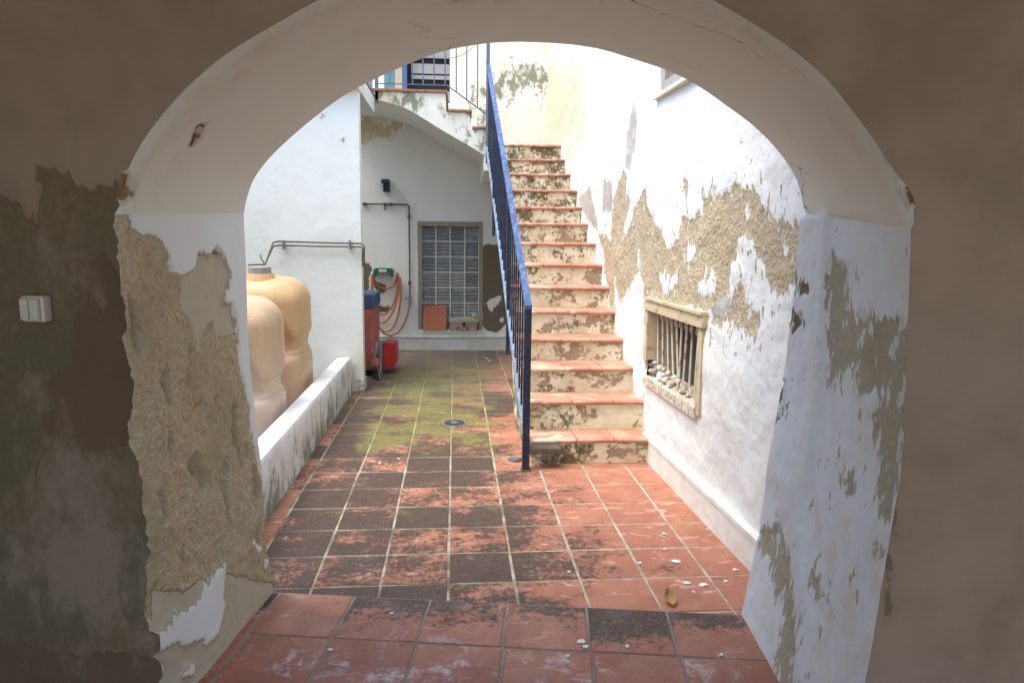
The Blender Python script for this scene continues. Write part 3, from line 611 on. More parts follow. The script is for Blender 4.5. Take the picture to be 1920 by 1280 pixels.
aI = {'bare': np.clip(sdf(pj[:, :2], bare_I) * sc, -1, 1), 'smooth': np.clip(sdf(pj[:, :2], dark_I) * sc, -1, 1), 'stain': np.clip(sdf(pj[:, :2], light_I) * sc, -1, 1)}
fade = np.exp(-kk * 30); fade = np.tile(fade, len(edge))
VI = VI + ((1 - fade) * (vnoise(VI, 1.5, 3) * .03 - np.clip(aI['bare'] / .01 + .5, 0, 1) * .005))[:, None] * (-in_ if in_[1] > 0 else in_)
FI = [(i * NK + j, (i + 1) * NK + j, (i + 1) * NK + j + 1, i * NK + j + 1) for i in range(len(edge) - 1) for j in range(NK - 1)]
mesh('room_face', VI, FI, M['inner'], arch, True, aI)['label'] = 'brown plaster face, dark and mouldy left of the arch'
# courtyard-side face
edo = np.concatenate([VL3[:, -1], VA[1:, -1], VR3[1:, -1]])
so = (edo - o0) @ od; zo = edo[:, 2]; ou2 = [(-3.6, z) for z in zo[:NJ]]
per2 = resample([(-3.6, zo[NJ - 1]), (-3.6, 3.6), (2.3, 3.6), (2.3, VR3[0, -1, 2])], NA + 1)[1:]
ou2 = np.array(ou2 + [tuple(p) for p in per2[:NA - 1]] + [(2.3, z) for z in zo[NJ + NA - 1:]])
Vo = [tuple(e_) for e_ in edo] + [tuple(o0 + a * od + np.array([0, 0, z])) for a, z in ou2]; n = len(edo)
mesh('courtyard_face', Vo, [(i, i + n, i + n + 1, i + 1) for i in range(n - 1)], M['white'], arch, False, {'bare': [-1] * 2 * n, 'smooth': [-1] * 2 * n, 'stain': [-1] * 2 * n})

# --- unseen room round the camera: ceiling and side walls, open back added to light it
PY = -1.75
room_in = lambda s_: i0 + s_ * idr
cl = MB(); cl.box((-3.4, PY, ZC), (3.4, 2.9, 3.25)); struct(cl.build('ceiling', M['room']))
pL, pR = room_in(SL), room_in(SR)
tag(MB().box((pL[0] - .25, PY, -.04), (pL[0] + .02, 2.55, ZC)).build('room_wall', M['room']), 'side wall of the room on the light switch side, outside the view', 'wall')
tag(MB().box((pR[0] - .02, PY, -.04), (pR[0] + .25, 1.6, ZC)).build('room_wall', M['room']), 'side wall of the room on the stairs side, outside the view', 'wall')
# --- floors
bed = MB(); V = [(-1.06, 2.2, -.0025), (1.5, 2.2, -.0025), (1.5, 9.64, -.0025), (-1.06, 9.64, -.0025)]
court = struct(mesh('courtyard_floor', V, [(0, 1, 2, 3)], M['grout']))
TS, JT = .309, .012
def tile_mesh(name, w, d, h=.02, ch=.003, sag=0):
    V = []
    for (z, i) in ((-h, 0), (-ch, 0), (0, ch)):
        V += [(-w / 2 + i, -d / 2 + i, z), (w / 2 - i, -d / 2 + i, z), (w / 2 - i, d / 2 - i, z), (-w / 2 + i, d / 2 - i, z)]
    F = [(8, 9, 10, 11)]
    for a in (0, 4): F += [(a + j, a + (j + 1) % 4, a + 4 + (j + 1) % 4, a + 4 + j) for j in range(4)]
    me = bpy.data.meshes.new(name); me.from_pydata(V, [], F); me.update(); return me
_tm = {}
def put_tile(name, mat, x0, x1, y0, y1, parent, z=.0, rot=0.0, frame=None, jit=1.0):
    key = (round(x1 - x0, 3), round(y1 - y0, 3), mat.name)
    if key not in _tm:
        _tm[key] = tile_mesh(name, x1 - x0 - JT, y1 - y0 - JT); _tm[key].materials.append(mat)
    o = bpy.data.objects.new(name, _tm[key]); COL.objects.link(o); o.parent = parent; o.matrix_parent_inverse = Matrix.Translation(-root_of(parent))
    c = ((x0 + x1) / 2, (y0 + y1) / 2)
    if frame is not None: c = frame(*c)
    o.location = (c[0] + random.uniform(-.0015, .0015), c[1] + random.uniform(-.0015, .0015), z + random.uniform(-.0008, .0012) * jit)
    o.rotation_euler = (random.uniform(-.003, .003) * jit, random.uniform(-.003, .003) * jit, rot + random.uniform(-.006, .006)); return o
cols = [-.957 + TS * k for k in range(8)]; rows = [2.352 + TS * j for j in range(24)]
for j, y in enumerate(rows):
    y1 = min(y + TS, 9.60)
    if y1 - y < .1: continue
    put_tile('floor_tile', M['tile'], -1.05, -.957, y, y1, court)
    for k in range(7):
        x = cols[k]
        if y > 4.7 and x > .60 and not (k == 5 and y > 5.8): continue
        put_tile('floor_tile', M['tile'], x, x + TS, y, y1, court)
    if y < 4.6: put_tile('floor_tile', M['tile'], cols[7], cols[7] + .25, y, y1, court)
# threshold and room floor, laid square to the arch
e_dep = np.array([.127, .99]); e_dep /= np.linalg.norm(e_dep); e_al = np.array([od[0], od[1]])
edge0 = onz(660.6, 1113, ZT)[:2]
# a point of the front edge
ea = np.array([-.406, 2.633]); 
def fr(a, d): p = ea + a * e_al - d * e_dep; return (p[0], p[1])
sl = MB(); poly = [fr(-.60, -.0), fr(1.75, -.0), fr(2.6, 1.0), fr(2.9, 5.0), fr(-2.7, 5.0), fr(-2.6, .9), fr(-.6, .55)]
sl.prism([(p[0], p[1]) for p in poly], -.04, ZT - .004, 2); rf = struct(sl.build('room_floor', M['grout_dark']))
for r_ in range(7):
    for c_ in range(-3, 8):
        a0 = c_ * .3115; d0 = r_ * .302
        if r_ == 0 and c_ == -1: a0_ = a0 + .0; 
        put_tile('floor_tile', M['thr_tile'], a0, a0 + .3115, d0, d0 + .302, rf, ZT, math.atan2(e_al[1], e_al[0]), fr, .8)

# --- alcove floor and its low wall
struct(MB().box((-4, 2.7, -.03), (-1.06, 7.02, .015)).build('alcove_floor', M['earth']))
struct(MB().box((-4, 7.2, -.03), (-1.06, 9.62, .004)).build('niche_floor', M['earth']))
lw = MB()
us = spaced(2.6, 6.97, .06); sec = [(-1.05, 0), (-1.048, .12), (-1.05, .24), (-1.052, .345), (-1.062, .362), (-1.10, .366), (-1.16, .364), (-1.195, .356), (-1.205, .34), (-1.205, .0)]
V = []
for y in us:
    for (x, z) in sec:
        nn = vnoise(np.array([[x, y, z]]), 4, 2)[0]; V.append((x + nn * .012, y, z + nn * .01 * (z > .3)))
k = len(sec); lw.add(V, [(i * k + j, (i + 1) * k + j, (i + 1) * k + j + 1, i * k + j + 1) for i in range(len(us) - 1) for j in range(k - 1)] + [tuple(range(k)), tuple((len(us) - 1) * k + j for j in range(k))])
tag(lw.build('low_wall', M['lowwall'], None, True), 'low white kerb wall streaked with moss in front of the tanks', 'wall')

# ================================================================== STAIRS
XLf = lambda y: .545 - .033 * (y - 4.52)
st_px = [(668,1130),(637,990),(602,870),(567,765),(537,665),(508,578),(481,495),(458,418),(434,347),(413,288),(394,225),(373,168),(354,115),(336,62)]
steps = []
for (a, c) in st_px:
    px, py = 880 + a * .5156, 240 + c * .5156; p = onp(px, py, _rp, _rn); steps.append((p[1], p[2]))
steps[0] = (steps[0][0], .185)
stair = thing('staircase', 'straight flight with terracotta treads and peeling cream risers', 'staircase', (.98, 4.7, 0))
zprev = 0.0; NOSE = .022; TH = .032
YL = 9.64
for k_, (y, z) in enumerate(steps):
    yr = y + NOSE; ynext = steps[k_ + 1][0] + NOSE if k_ < 13 else YL
    # riser
    x0, x1 = XLf(yr) + .012, xr(yr) + .03
    n = 14; V = []
    for i in range(n + 1):
        for j in range(5):
            x = x0 + (x1 - x0) * i / n; zz = zprev + (z - TH - zprev) * j / 4; V.append((x, yr + vnoise(np.array([[x, y, zz]]), 6, 2)[0] * .012, zz))
    mesh('riser', V, [(i * 5 + j, (i + 1) * 5 + j, (i + 1) * 5 + j + 1, i * 5 + j + 1) for i in range(n) for j in range(4)], M['riser'], stair, True)
    # tread tiles with a rounded nose
    xa, xb = XLf(y) - .004, xr(y) + .012
    cuts = [xa, xa + .335 + random.uniform(-.02, .02), xa + .62 + random.uniform(-.03, .03), xb] if k_ < 13 else [xa, xa + .3, xa + .6, xb]
    dpt = ynext - y + .012 if k_ < 13 else YL - y
    for c in range(3):
        prof_ = [(dpt, -TH), (.006, -TH), (.0, -TH * .7), (-.001, -TH * .4), (.005, -.006), (.014, -.0005), (.03, 0), (dpt, 0)]
        l, r = cuts[c] + .003, cuts[c + 1] - .003; skew = (XLf(y + dpt) - XLf(y))
        V = [(xx + skew * (a / dpt), y + a, z + b_) for xx in (l, r) for (a, b_) in prof_]; m_ = len(prof_)
        tb = MB().add(V, [tuple(range(m_)), tuple(range(2 * m_ - 1, m_ - 1, -1))] + [(i, i + m_, (i + 1) % m_ + m_, (i + 1) % m_) for i in range(m_)])
        o = tb.build('tread_tile', M['tread'], stair); dz = random.uniform(-.002, .002); o.location.z += dz
    zprev = z
# flank and underside: solid at the foot, then an inclined slab
def stair_side(yv): 
    for (y, z), (y2, z2) in zip(steps, steps[1:] + [(99, 0)]):
        if yv < y2 + NOSE: return z
top = []; zp = 0
for (y, z) in steps: top += [(y + NOSE + .004, zp - TH if zp else 0.0), (y + NOSE + .004, z - TH - .002)]; zp = z
bot = [(8.6, 2.42), (6.0, .72), (5.75, 0.0)]
outl = top + [(9.62, steps[-1][1] - TH - .002), (9.62, 2.45)] + bot
V = []; n = len(outl)
for (y, z) in outl: V.append((XLf(y) + .008, y, z))
for (y, z) in outl: V.append((xr(y) + .03, y, z))
mesh('stair_body', V, [tuple(range(n)), tuple(range(2 * n - 1, n - 1, -1))] + [(i, i + n, (i + 1) % n + n, (i + 1) % n) for i in range(n)], M['riser'], stair)

# ================================================================== VAULT, TERRACE, UPPER STEPS
YF = 8.3
qf = lambda px, py: (lambda p: (p[0], p[2]))(ony(px, py, YF))
curve = [(-1.6, qf(703,187)[1] + .05)] + Q(qf, [(690,184),(703,187),(730,193),(760,203),(790,220),(830,245),(870,268),(895,283),(912,294)])
curve = smooth_curve(curve, 60)
tz = qf(800, 169)[1]; s2z = qf(860, 206)[1]; s1z = qf(900, 238)[1]; tx = qf(836, 170)[0]; s2x = qf(882, 206)[0]; xe = .40
vault = thing('terrace_vault', 'white arched vault carrying the terrace, mould along its upper edge', 'vault', (-.3, 9, 0))
us = None
def topz(x): return tz if x < tx else (s2z if x < s2x else s1z)
xs = np.unique(np.r_[np.linspace(-1.6, xe, 90), tx - .001, tx + .001, s2x - .001, s2x + .001])
V = []; NV = 14
for x in xs:
    zb = np.interp(x, curve[:, 0], curve[:, 1]) if x < curve[-1, 0] else curve[-1, 1]; zt = topz(x) - .03
    for j in range(NV + 1): V.append((x, YF, zb + (zt - zb) * j / NV))
V = np.array(V); F = [(i * (NV + 1) + j, (i + 1) * (NV + 1) + j, (i + 1) * (NV + 1) + j + 1, i * (NV + 1) + j + 1) for i in range(len(xs) - 1) for j in range(NV)]
uvF = V[:, [0, 2]]; stF = [Q(qf, p) for p in ([(695,168),(785,172),(795,195),(780,210),(745,200),(720,190),(695,186)], [(868,208),(884,206),(884,260),(872,255)], [(835,205),(880,208),(880,214),(835,210)], [(900,240),(914,240),(914,290),(900,262)], [(885,238),(915,238),(915,246),(885,246)])]
mesh('front_face', V, F, M['mold'], vault, True, {'bare': np.full(len(V), -1.), 'smooth': np.full(len(V), -1.), 'stain': np.clip(sdf(uvF, stF), -1, 1)})
V = []; 
for (x, z) in curve: V += [(x, YF, z), (x, (YF + YB) / 2, z), (x, YB + .01, z)]
mesh('soffit', V, [(i * 3 + j, i * 3 + j + 1, i * 3 + 4 + j, i * 3 + 3 + j) for i in range(len(curve) - 1) for j in range(2)], M['back'], vault, True, {'bare': [-1] * len(V), 'smooth': [-1] * len(V), 'stain': [-1] * len(V)})
cz = curve[-1, 1]
MB().prism([(YF + .002, cz - .16), (YF + .002, cz + .01), (YB, cz + .01), (YB, cz - .20), (YF + .5, cz - .26)], curve[-1, 0] - .03, .62, 0).build('springer', M['back'], vault)
fl = MB(); fl.box((-1.6, YF + .01, tz - .05), (tx - .002, YB, tz - .03)); fl.box((tx, YF + .01, s2z - .05), (s2x, YB, s2z - .03)); fl.build('terrace_deck', M['white'], vault)
rr = MB(); rr.box((tx - .006, YF + .004, s2z - .03), (tx + .0, YB - .005, tz - .03)); rr.box((s2x - .006, YF + .004, s1z - .03), (s2x, YB - .005, s2z - .03)); rr.box((xe - .004, YF + .004, steps[-1][1]), (xe + .002, YB - .005, s1z - .03)); rr.build('riser', M['riser'], vault)
# terracotta edge pieces
def coping(x0, x1, z, n):
    w = (x1 - x0) / n
    for i in range(n):
        o = MB().box((x0 + i * w + .002, YF - .03, z - .03), (x0 + (i + 1) * w - .002, YF + .30, z), .006).build('coping_tile', M['coping'], vault)
coping(-1.45, tx + .02, tz, 4); coping(tx + .02, s2x + .02, s2z, 1); coping(s2x + .02, xe + .015, s1z, 1)
for (a, z) in ((tx + .02, tz), (s2x + .02, s2z), (xe + .015, s1z)):
    for i in range(3): MB().box((a - .3, YF + .304 + i * .35, z - .03), (a, YF + .65 + i * .35, z), .006).build('coping_tile', M['coping'], vault)
# slab end over the boiler niche
slab = thing('balcony_slab', 'white concrete slab edge jutting over the boiler niche', 'slab', (-2, 7.6, 3.0))
zb0 = ony(702, 213, YF)[2]; zb1 = ony(702, 183, YF)[2]
MB().box((-4, 6.9, zb0), (-.925, YF - .005, zb1), .008).build('slab_edge', M['white'], slab)
MB().box((-3.9, 6.95, zb1 + .001), (-.935, YF - .04, zb1 + .05), .006).build('floor_coping', M['coping'], slab)

# ================================================================== RAILINGS
rail = thing('stair_railing', 'blue handrail with dark navy balusters along the open side of the stairs', 'railing', (.487, 4.52, 0))
XR_ = lambda y: XLf(y) - .058
yp0 = 4.52; zt0 = onx(990, 570, XR_(yp0))[2]
ptop = onp(915, 122, (XR_(YF - .03), YF - .03, 0), (0, 1, 0)); yp1 = YF - .05; zt1 = ptop[2]; xp1 = ptop[0]
XRr = lambda y: XR_(yp0) + (xp1 - XR_(yp0)) * (y - yp0) / (yp1 - yp0)
ztop = lambda y: zt0 + (zt1 - zt0) * (y - yp0) / (yp1 - yp0)
nose0, nose1 = steps[0], steps[13]
zbot = lambda y: nose0[1] + .03 + (nose1[1] - nose0[1]) * (y - nose0[0]) / (nose1[0] - nose0[0]) - .05
def bar(mb, y0, z0, y1, z1, w, h, xo=0.0):
    V = []
    for (y, z) in ((y0, z0), (y1, z1)):
        for (a, c) in ((-w, -h), (w, -h), (w, h), (-w, h)): V.append((XRr(y) + xo + a, y, z + c))
    mb.add(V, [(0, 1, 2, 3), (7, 6, 5, 4), (0, 4, 5, 1), (1, 5, 6, 2), (2, 6, 7, 3), (3, 7, 4, 0)])
p = MB(); p.box((XRr(yp0) - .024, yp0 - .024, .008), (XRr(yp0) + .024, yp0 + .024, zt0 - .002), .004); p.build('post', M['navy'], rail)
MB().box((XRr(yp0) - .035, yp0 - .04, 0.001), (XRr(yp0) + .035, yp0 + .035, .008)).build('foot_plate', M['pipe'], rail)
MB().box((xp1 - .02, yp1 - .02, 2.45), (xp1 + .02, yp1 + .02, zt1 + 1.0), .004).build('post', M['iron'], rail)
h = MB(); bar(h, yp0 - .03, ztop(yp0 - .03), yp1 + .02, ztop(yp1 + .02), .023, .014); h.build('handrail', M['blue'], rail)
h = MB(); bar(h, yp0 + .02, zbot(yp0 + .02) + .10, yp1 - .02, zbot(yp1 - .02) + .10, .014, .016, -.008); h.build('bottom_rail', M['pale_blue'], rail)
nb = 27
for i in range(1, nb):
    y = yp0 + (yp1 - yp0) * i / nb; x = XRr(y)
    MB().box((x - .0065, y - .0065, zbot(y) + .10), (x + .0065, y + .0065, ztop(y) - .012)).build('baluster', M['navy'], rail)
for (px, y) in ((957, 5.72), (931, 7.25)):
    MB().box((XRr(y) - .02, y - .02, zbot(y) - .28), (XRr(y) + .012, y + .02, ztop(y) - .014), .003).build('post', M['navy'], rail)
MB().box((XRr(yp0) + .01, yp0 - .015, .115), (XLf(4.62) + .19, yp0 + .10, .155), .003).build('wall_bracket', M['pipe'], rail)

tr = thing('terrace_railing', 'thin grey iron railing on the terrace above the vault', 'railing', (-.3, YF, tz))
lx0, lz0 = qf(706, 156); lx1, lz1 = qf(838, 159.5); lx2, lz2 = qf(912, 215); yq = YF + .02
t_ = MB(); t_.tube([(lx0, yq, lz0), (lx1, yq, lz1)], .008, 4); t_.tube([(lx1, yq, lz1), (lx2 + .01, yq, lz2)], .009, 4); t_.build('bottom_rail', M['iron'], tr)
MB().tube([(lx0, yq, lz0 + .85), (lx1, yq, lz1 + .85), (lx2, yq, lz2 + .85)], .014, 6).build('handrail', M['iron'], tr)
MB().box((lx0 - .022, yq - .02, tz - .16), (lx0 + .018, yq + .02, tz + 1.0), .003).build('post', M['iron'], tr)
for cx in (415, 610, 700, 795, 890, 985, 1075, 1168):
    px = 640 + cx * .21875; x = qf(px, 160)[0]; zb = lz1 if x <= lx1 else lz1 + (lz2 - lz1) * (x - lx1) / (lx2 - lx1)
    MB().box((x - .007, yq - .007, zb), (x + .007, yq + .007, zb + .85)).build('baluster', M['iron'], tr)
# return along the slab towards the viewer
V0 = np.array([lx0 - .02, yq - .05, tz - .10])
MB().tube([(lx0 - .03, YF - .03, tz - .09), (lx0 - .03, 7.0, tz - .09)], .014, 6).build('side_rail', M['iron'], tr)
MB().tube([(lx0 - .03, YF - .03, tz + .85), (lx0 - .03, 7.0, tz + .85)], .014, 6).build('handrail', M['iron'], tr)
for i in range(8):
    y = 7.05 + i * .15; MB().box((lx0 - .037, y - .007, tz - .09), (lx0 - .023, y + .007, tz + .85)).build('baluster', M['iron'], tr)

# ================================================================== WINDOWS AND DOOR
# multi-pane window in the end wall
gw = thing('pane_window', 'small-paned window with cream bars and ribbed glass in the end wall', 'window', ((gx0 + gx1) / 2, YB, gz0))
yw = YB + .10
rv = MB(); rv.box((gx0 - .004, YB - .004, gz0 - .03), (gx0 + .045, yw + .03, gz1 + .004)); rv.box((gx1 - .045, YB - .004, gz0 - .03), (gx1 + .004, yw + .03, gz1 + .004)); rv.box((gx0 + .045, YB - .0035, gz1 - .055), (gx1 - .045, yw + .03, gz1 + .0035)); rv.build('frame', plain('olive_frame', (.36, .33, .24), .7, var=.3), gw)
fx0, fx1, fz0, fz1 = gx0 + .045, gx1 - .045, gz0, gz1 - .055
NCX, NRZ = 4, 7; cw = (fx1 - fx0) / NCX; rh = (fz1 - fz0) / (NRZ - .25)
for i in range(NCX + 1): MB().box((fx0 + i * cw - .011, yw - .016, fz0), (fx0 + i * cw + .011, yw + .016, fz1), .002).build('glazing_bar', M['frame'], gw)
for j in range(NRZ):
    z = fz1 - j * rh
    MB().box((fx0, yw - .012, z - .009), (fx1, yw + .012, z + .009), .002).build('glazing_bar', M['frame'], gw)
for i in range(NCX):
    for j in range(NRZ):
        z1 = fz1 - j * rh - .008; z0 = max(fz0, z1 - rh + .016); x0 = fx0 + i * cw + .010; x1 = fx0 + (i + 1) * cw - .010
        cxm, czm = (x0 + x1) / 2, (z0 + z1) / 2; tlt = random.uniform(-.004, .004)
        V = [(x0, yw + .002 + tlt, z0), (x1, yw + .002 - tlt, z0), (x1, yw + .002 - tlt, z1), (x0, yw + .002 + tlt, z1)]
        ii = .018
        V2 = [(x0 + ii, yw - .008 + tlt, z0 + ii), (x1 - ii, yw - .008 - tlt, z0 + ii), (x1 - ii, yw - .008 - tlt, z1 - ii), (x0 + ii, yw - .008 + tlt, z1 - ii)]
        mesh('pane', V + V2, [(4, 5, 6, 7)] + [(k, (k + 1) % 4, (k + 1) % 4 + 4, k + 4) for k in range(4)], M['glass'], gw)
MB().box((gx0, yw + .04, gz0 - .05), (gx1, yw + .06, gz1)).build('backing', M['dark'], gw)
MB().box((gx0 - .0, YB - .03, gz0 - .045), (gx1 + .02, yw - .016, gz0 - .002), .006).build('sill', M['white'], gw)

# upper door with slatted shutter, seen over the terrace
ud = thing('terrace_door', 'dark doorway with grey slats and a teal shutter on the terrace', 'door', (-.4, YB, dz0))
MB().box((dx0 - .01, YB + .16, dz0), (dx1 + .01, YB + .20, dz1)).build('dark_opening', M['dark'], ud)
for (za, zb) in ((3.70, 3.752), (3.772, 3.90), (3.975, 4.12), (4.20, 4.35), (4.43, 4.58), (3.42, 3.55)):
    MB().box((dx0 + .11, YB + .10, za), (dx1 - .004, YB + .12, zb), .004).build('slat', M['slat'], ud)
MB().box((dx0 + .002, YB - .05, dz0 + .003), (dx0 + .06, YB + .08, dz1 - .01), .004).build('shutter_edge', M['bluedoor'], ud)
MB().box((dx0 - .24, YB - .055, dz0 + .003), (dx0 - .10, YB - .02, dz1 - .01), .004).build('shutter', M['teal'], ud)
MB().box((dx0 - .10, YB - .05, dz0 + .003), (dx0 - .0, YB - .02, dz1 - .01), .004).build('jamb_board', M['beige'], ud)
MB().box((dx0 + .07, YB - .12, dz0 - .02), (dx0 + .36, YB - .03, dz0 + .12), .008).build('door_step', M['chip'], ud)
MB().box((dx0 + .43, YB - .12, dz0 - .02), (dx0 + .70, YB - .03, dz0 + .06), .008).build('door_step', M['chip'], ud)
tag(MB().tube([ony(842 + 5 * i, 109 + 1.2 * i * 0 - (i * i) * .25, YB - .02) for i in range(16)], .005, 5).build('hanging_cable', M['grey']), 'thin grey cable sagging on the white facade above the terrace', 'cable')

# upper window in the right wall
uw = thing('upper_window', 'high window opening with a rusty sill in the peeling wall', 'window', (xr(UY0), UY0, UZ0))
def wr_box(y0, y1, z0, z1, t0, t1, ch=0):
    bm_ = MB(); V = []
    for t in (t0, t1):
        for y in (y0, y1):
            for z in (z0, z1): V.append((xr(y) + t, y, z))
    return bm_.add(V, [(0, 1, 3, 2), (4, 6, 7, 5), (0, 4, 5, 1), (2, 3, 7, 6), (0, 2, 6, 4), (1, 5, 7, 3)])
wr_box(UY0 - .06, UY1 + .05, UZ0 - .02, UZ0 + .004, -.035, .04).build('sill', M['frame'], uw)
wr_box(UY0, UY1, UZ0 + .01, UZ1, .035, .045).build('pane', M['pane'], uw)
wr_box(UY0, UY1, UZ0 + .006, UZ0 + .09, .012, .034).build('frame', M['slat'], uw)
wr_box(UY1 - .06, UY1 - .001, UZ0 + .055, UZ1, .012, .034).build('frame', M['slat'], uw)
rvb = MB()
for (a, c) in ((UY1 + .0, UY1 + .009),): rvb = wr_box(a, c, UZ0, UZ1, .0, .22)
rvb.build('reveal', M['white'], uw)

# barred window in the right wall
bw = thing('barred_window', 'small low window with fanned rusty iron bars and curled ends', 'window', (xr(WY0), (WY0 + WY1) / 2, WZ0))
def wq(px, py, t=.0): p = onp(px, py, _rp + np.array([t, 0, 0]), _rn); return (p[0], p[1], p[2])
wc = lambda cx, cy, t=0.0: wq(1180 + cx * .1875, 540 + cy * .1875, t)
wr_box(WY0, WY1, WZ0, WZ1, .20, .21).build('insect_screen', M['screen'], bw)
fm = M['wood']
wr_box(WY1 - .012, WY1 + .045, WZ0 + .12, WZ1 + .02, -.025, .10).build('frame_stile', fm, bw)
wr_box(WY0 - .06, WY0 + .006, WZ0 - .03, WZ1 + .02, -.022, .08).build('frame_stile', fm, bw)
wr_box(WY0 - .075, WY1 + .055, WZ1 - .005, WZ1 + .03, -.035, .10).build('frame_rail', fm, bw)
wr_box(WY0 - .065, WY1 + .05, WZ1 + .032, WZ1 + .065, -.024, .06).build('frame_rail', fm, bw)
wr_box(WY0 - .06, WY1 + .03, WZ1 + .067, WZ1 + .085, -.038, .05).build('frame_rail', fm, bw)
wr_box(WY0 - .01, WY1 + .01, WZ0 - .06, WZ0 + .002, -.03, .20).build('sill', M['rubble'], bw)
for (a, c) in ((WY1 - .012, WY1 + .005), (WY0 - .005, WY0 + .008)): wr_box(a, c, WZ0, WZ1, .10, .22).build('reveal', M['wood'], bw)
wr_box(WY0, WY1, WZ1 - .004, WZ1 + .004, .10, .22).build('reveal', M['wood'], bw)
tops = [(275,255),(322,270),(368,290),(412,312),(462,335),(512,352),(565,372),(620,400),(682,425)]; bots = [(285,760),(335,790),(390,835),(440,865),(487,890),(500,890),(540,930),(600,985),(655,1010)]
D = .05
for (a, b_) in zip(tops, bots):
    A = Vector(wc(a[0] + 14, a[1] + 20, D)); Bv = Vector(wc(*b_, D)); ax = Vector((RWS, 1, 0)).normalized()
    ib = MB().tube([A, A.lerp(Bv, .5), Bv], .008, 6).build('iron_bar', M['rust'], bw, True)
    c0 = A + ax * .022; sp = []
    for i in range(22):
        w = i / 21 * 3.6 * math.pi; r_ = .026 - .019 * i / 21; sp.append(c0 + ax * (-math.cos(w) * r_) + Vector((0, 0, 1)) * (math.sin(w) * r_))
    MB().tube(sp, .005, 5).build('scroll', M['rust'], ib, True)
for (cx, cy) in ((545,980),(600,1040),(655,1100),(490,940)):
    c0 = Vector(wc(cx, cy, D)); ax = Vector((RWS, 1, 0)).normalized(); sp = []
    for i in range(22):
        w = i / 21 * 3.6 * math.pi; r_ = .028 - .020 * i / 21; sp.append(c0 + ax * (math.cos(w) * r_) + Vector((0, 0, -1)) * (math.sin(w) * r_ * 1.3))
    MB().tube(sp, .005, 5).build('scroll', M['rust'], bw, True)
# crumbled plaster lumps along the sill
def lump(name, c, r, m, parent, seed, sq=(1, 1, .7)):
    bm = bmesh.new(); bmesh.ops.create_icosphere(bm, subdivisions=2, radius=1)
    V = np.array([v.co[:] for v in bm.verts]); nn = vnoise(V + seed * 3.7, 1.6, 2); V = V * (1 + nn[:, None] * .9) * r * np.array(sq) + np.array(c)
    F = [[v.index for v in f.verts] for f in bm.faces]; bm.free(); return mesh(name, V, F, m, parent)
for i, (cx, cy, r_) in enumerate([(215,760,.035),(255,745,.022),(240,830,.04),(300,790,.025),(320,880,.05),(350,810,.028),(390,850,.028),(420,960,.05),(450,890,.026),(480,930,.03),(210,900,.03),(365,920,.04),(520,1030,.03),(570,1080,.025),(460,1020,.035),(290,930,.04)]):
    lump('plaster_lump', wc(cx, cy, .03), r_ * .8, M['chip'] if i == 4 else M['rubble'], bw, i)
lump('brick_core', wc(610, 1195, .012), .06, M['brick'], bw, 50, (.4, 1.1, .6))

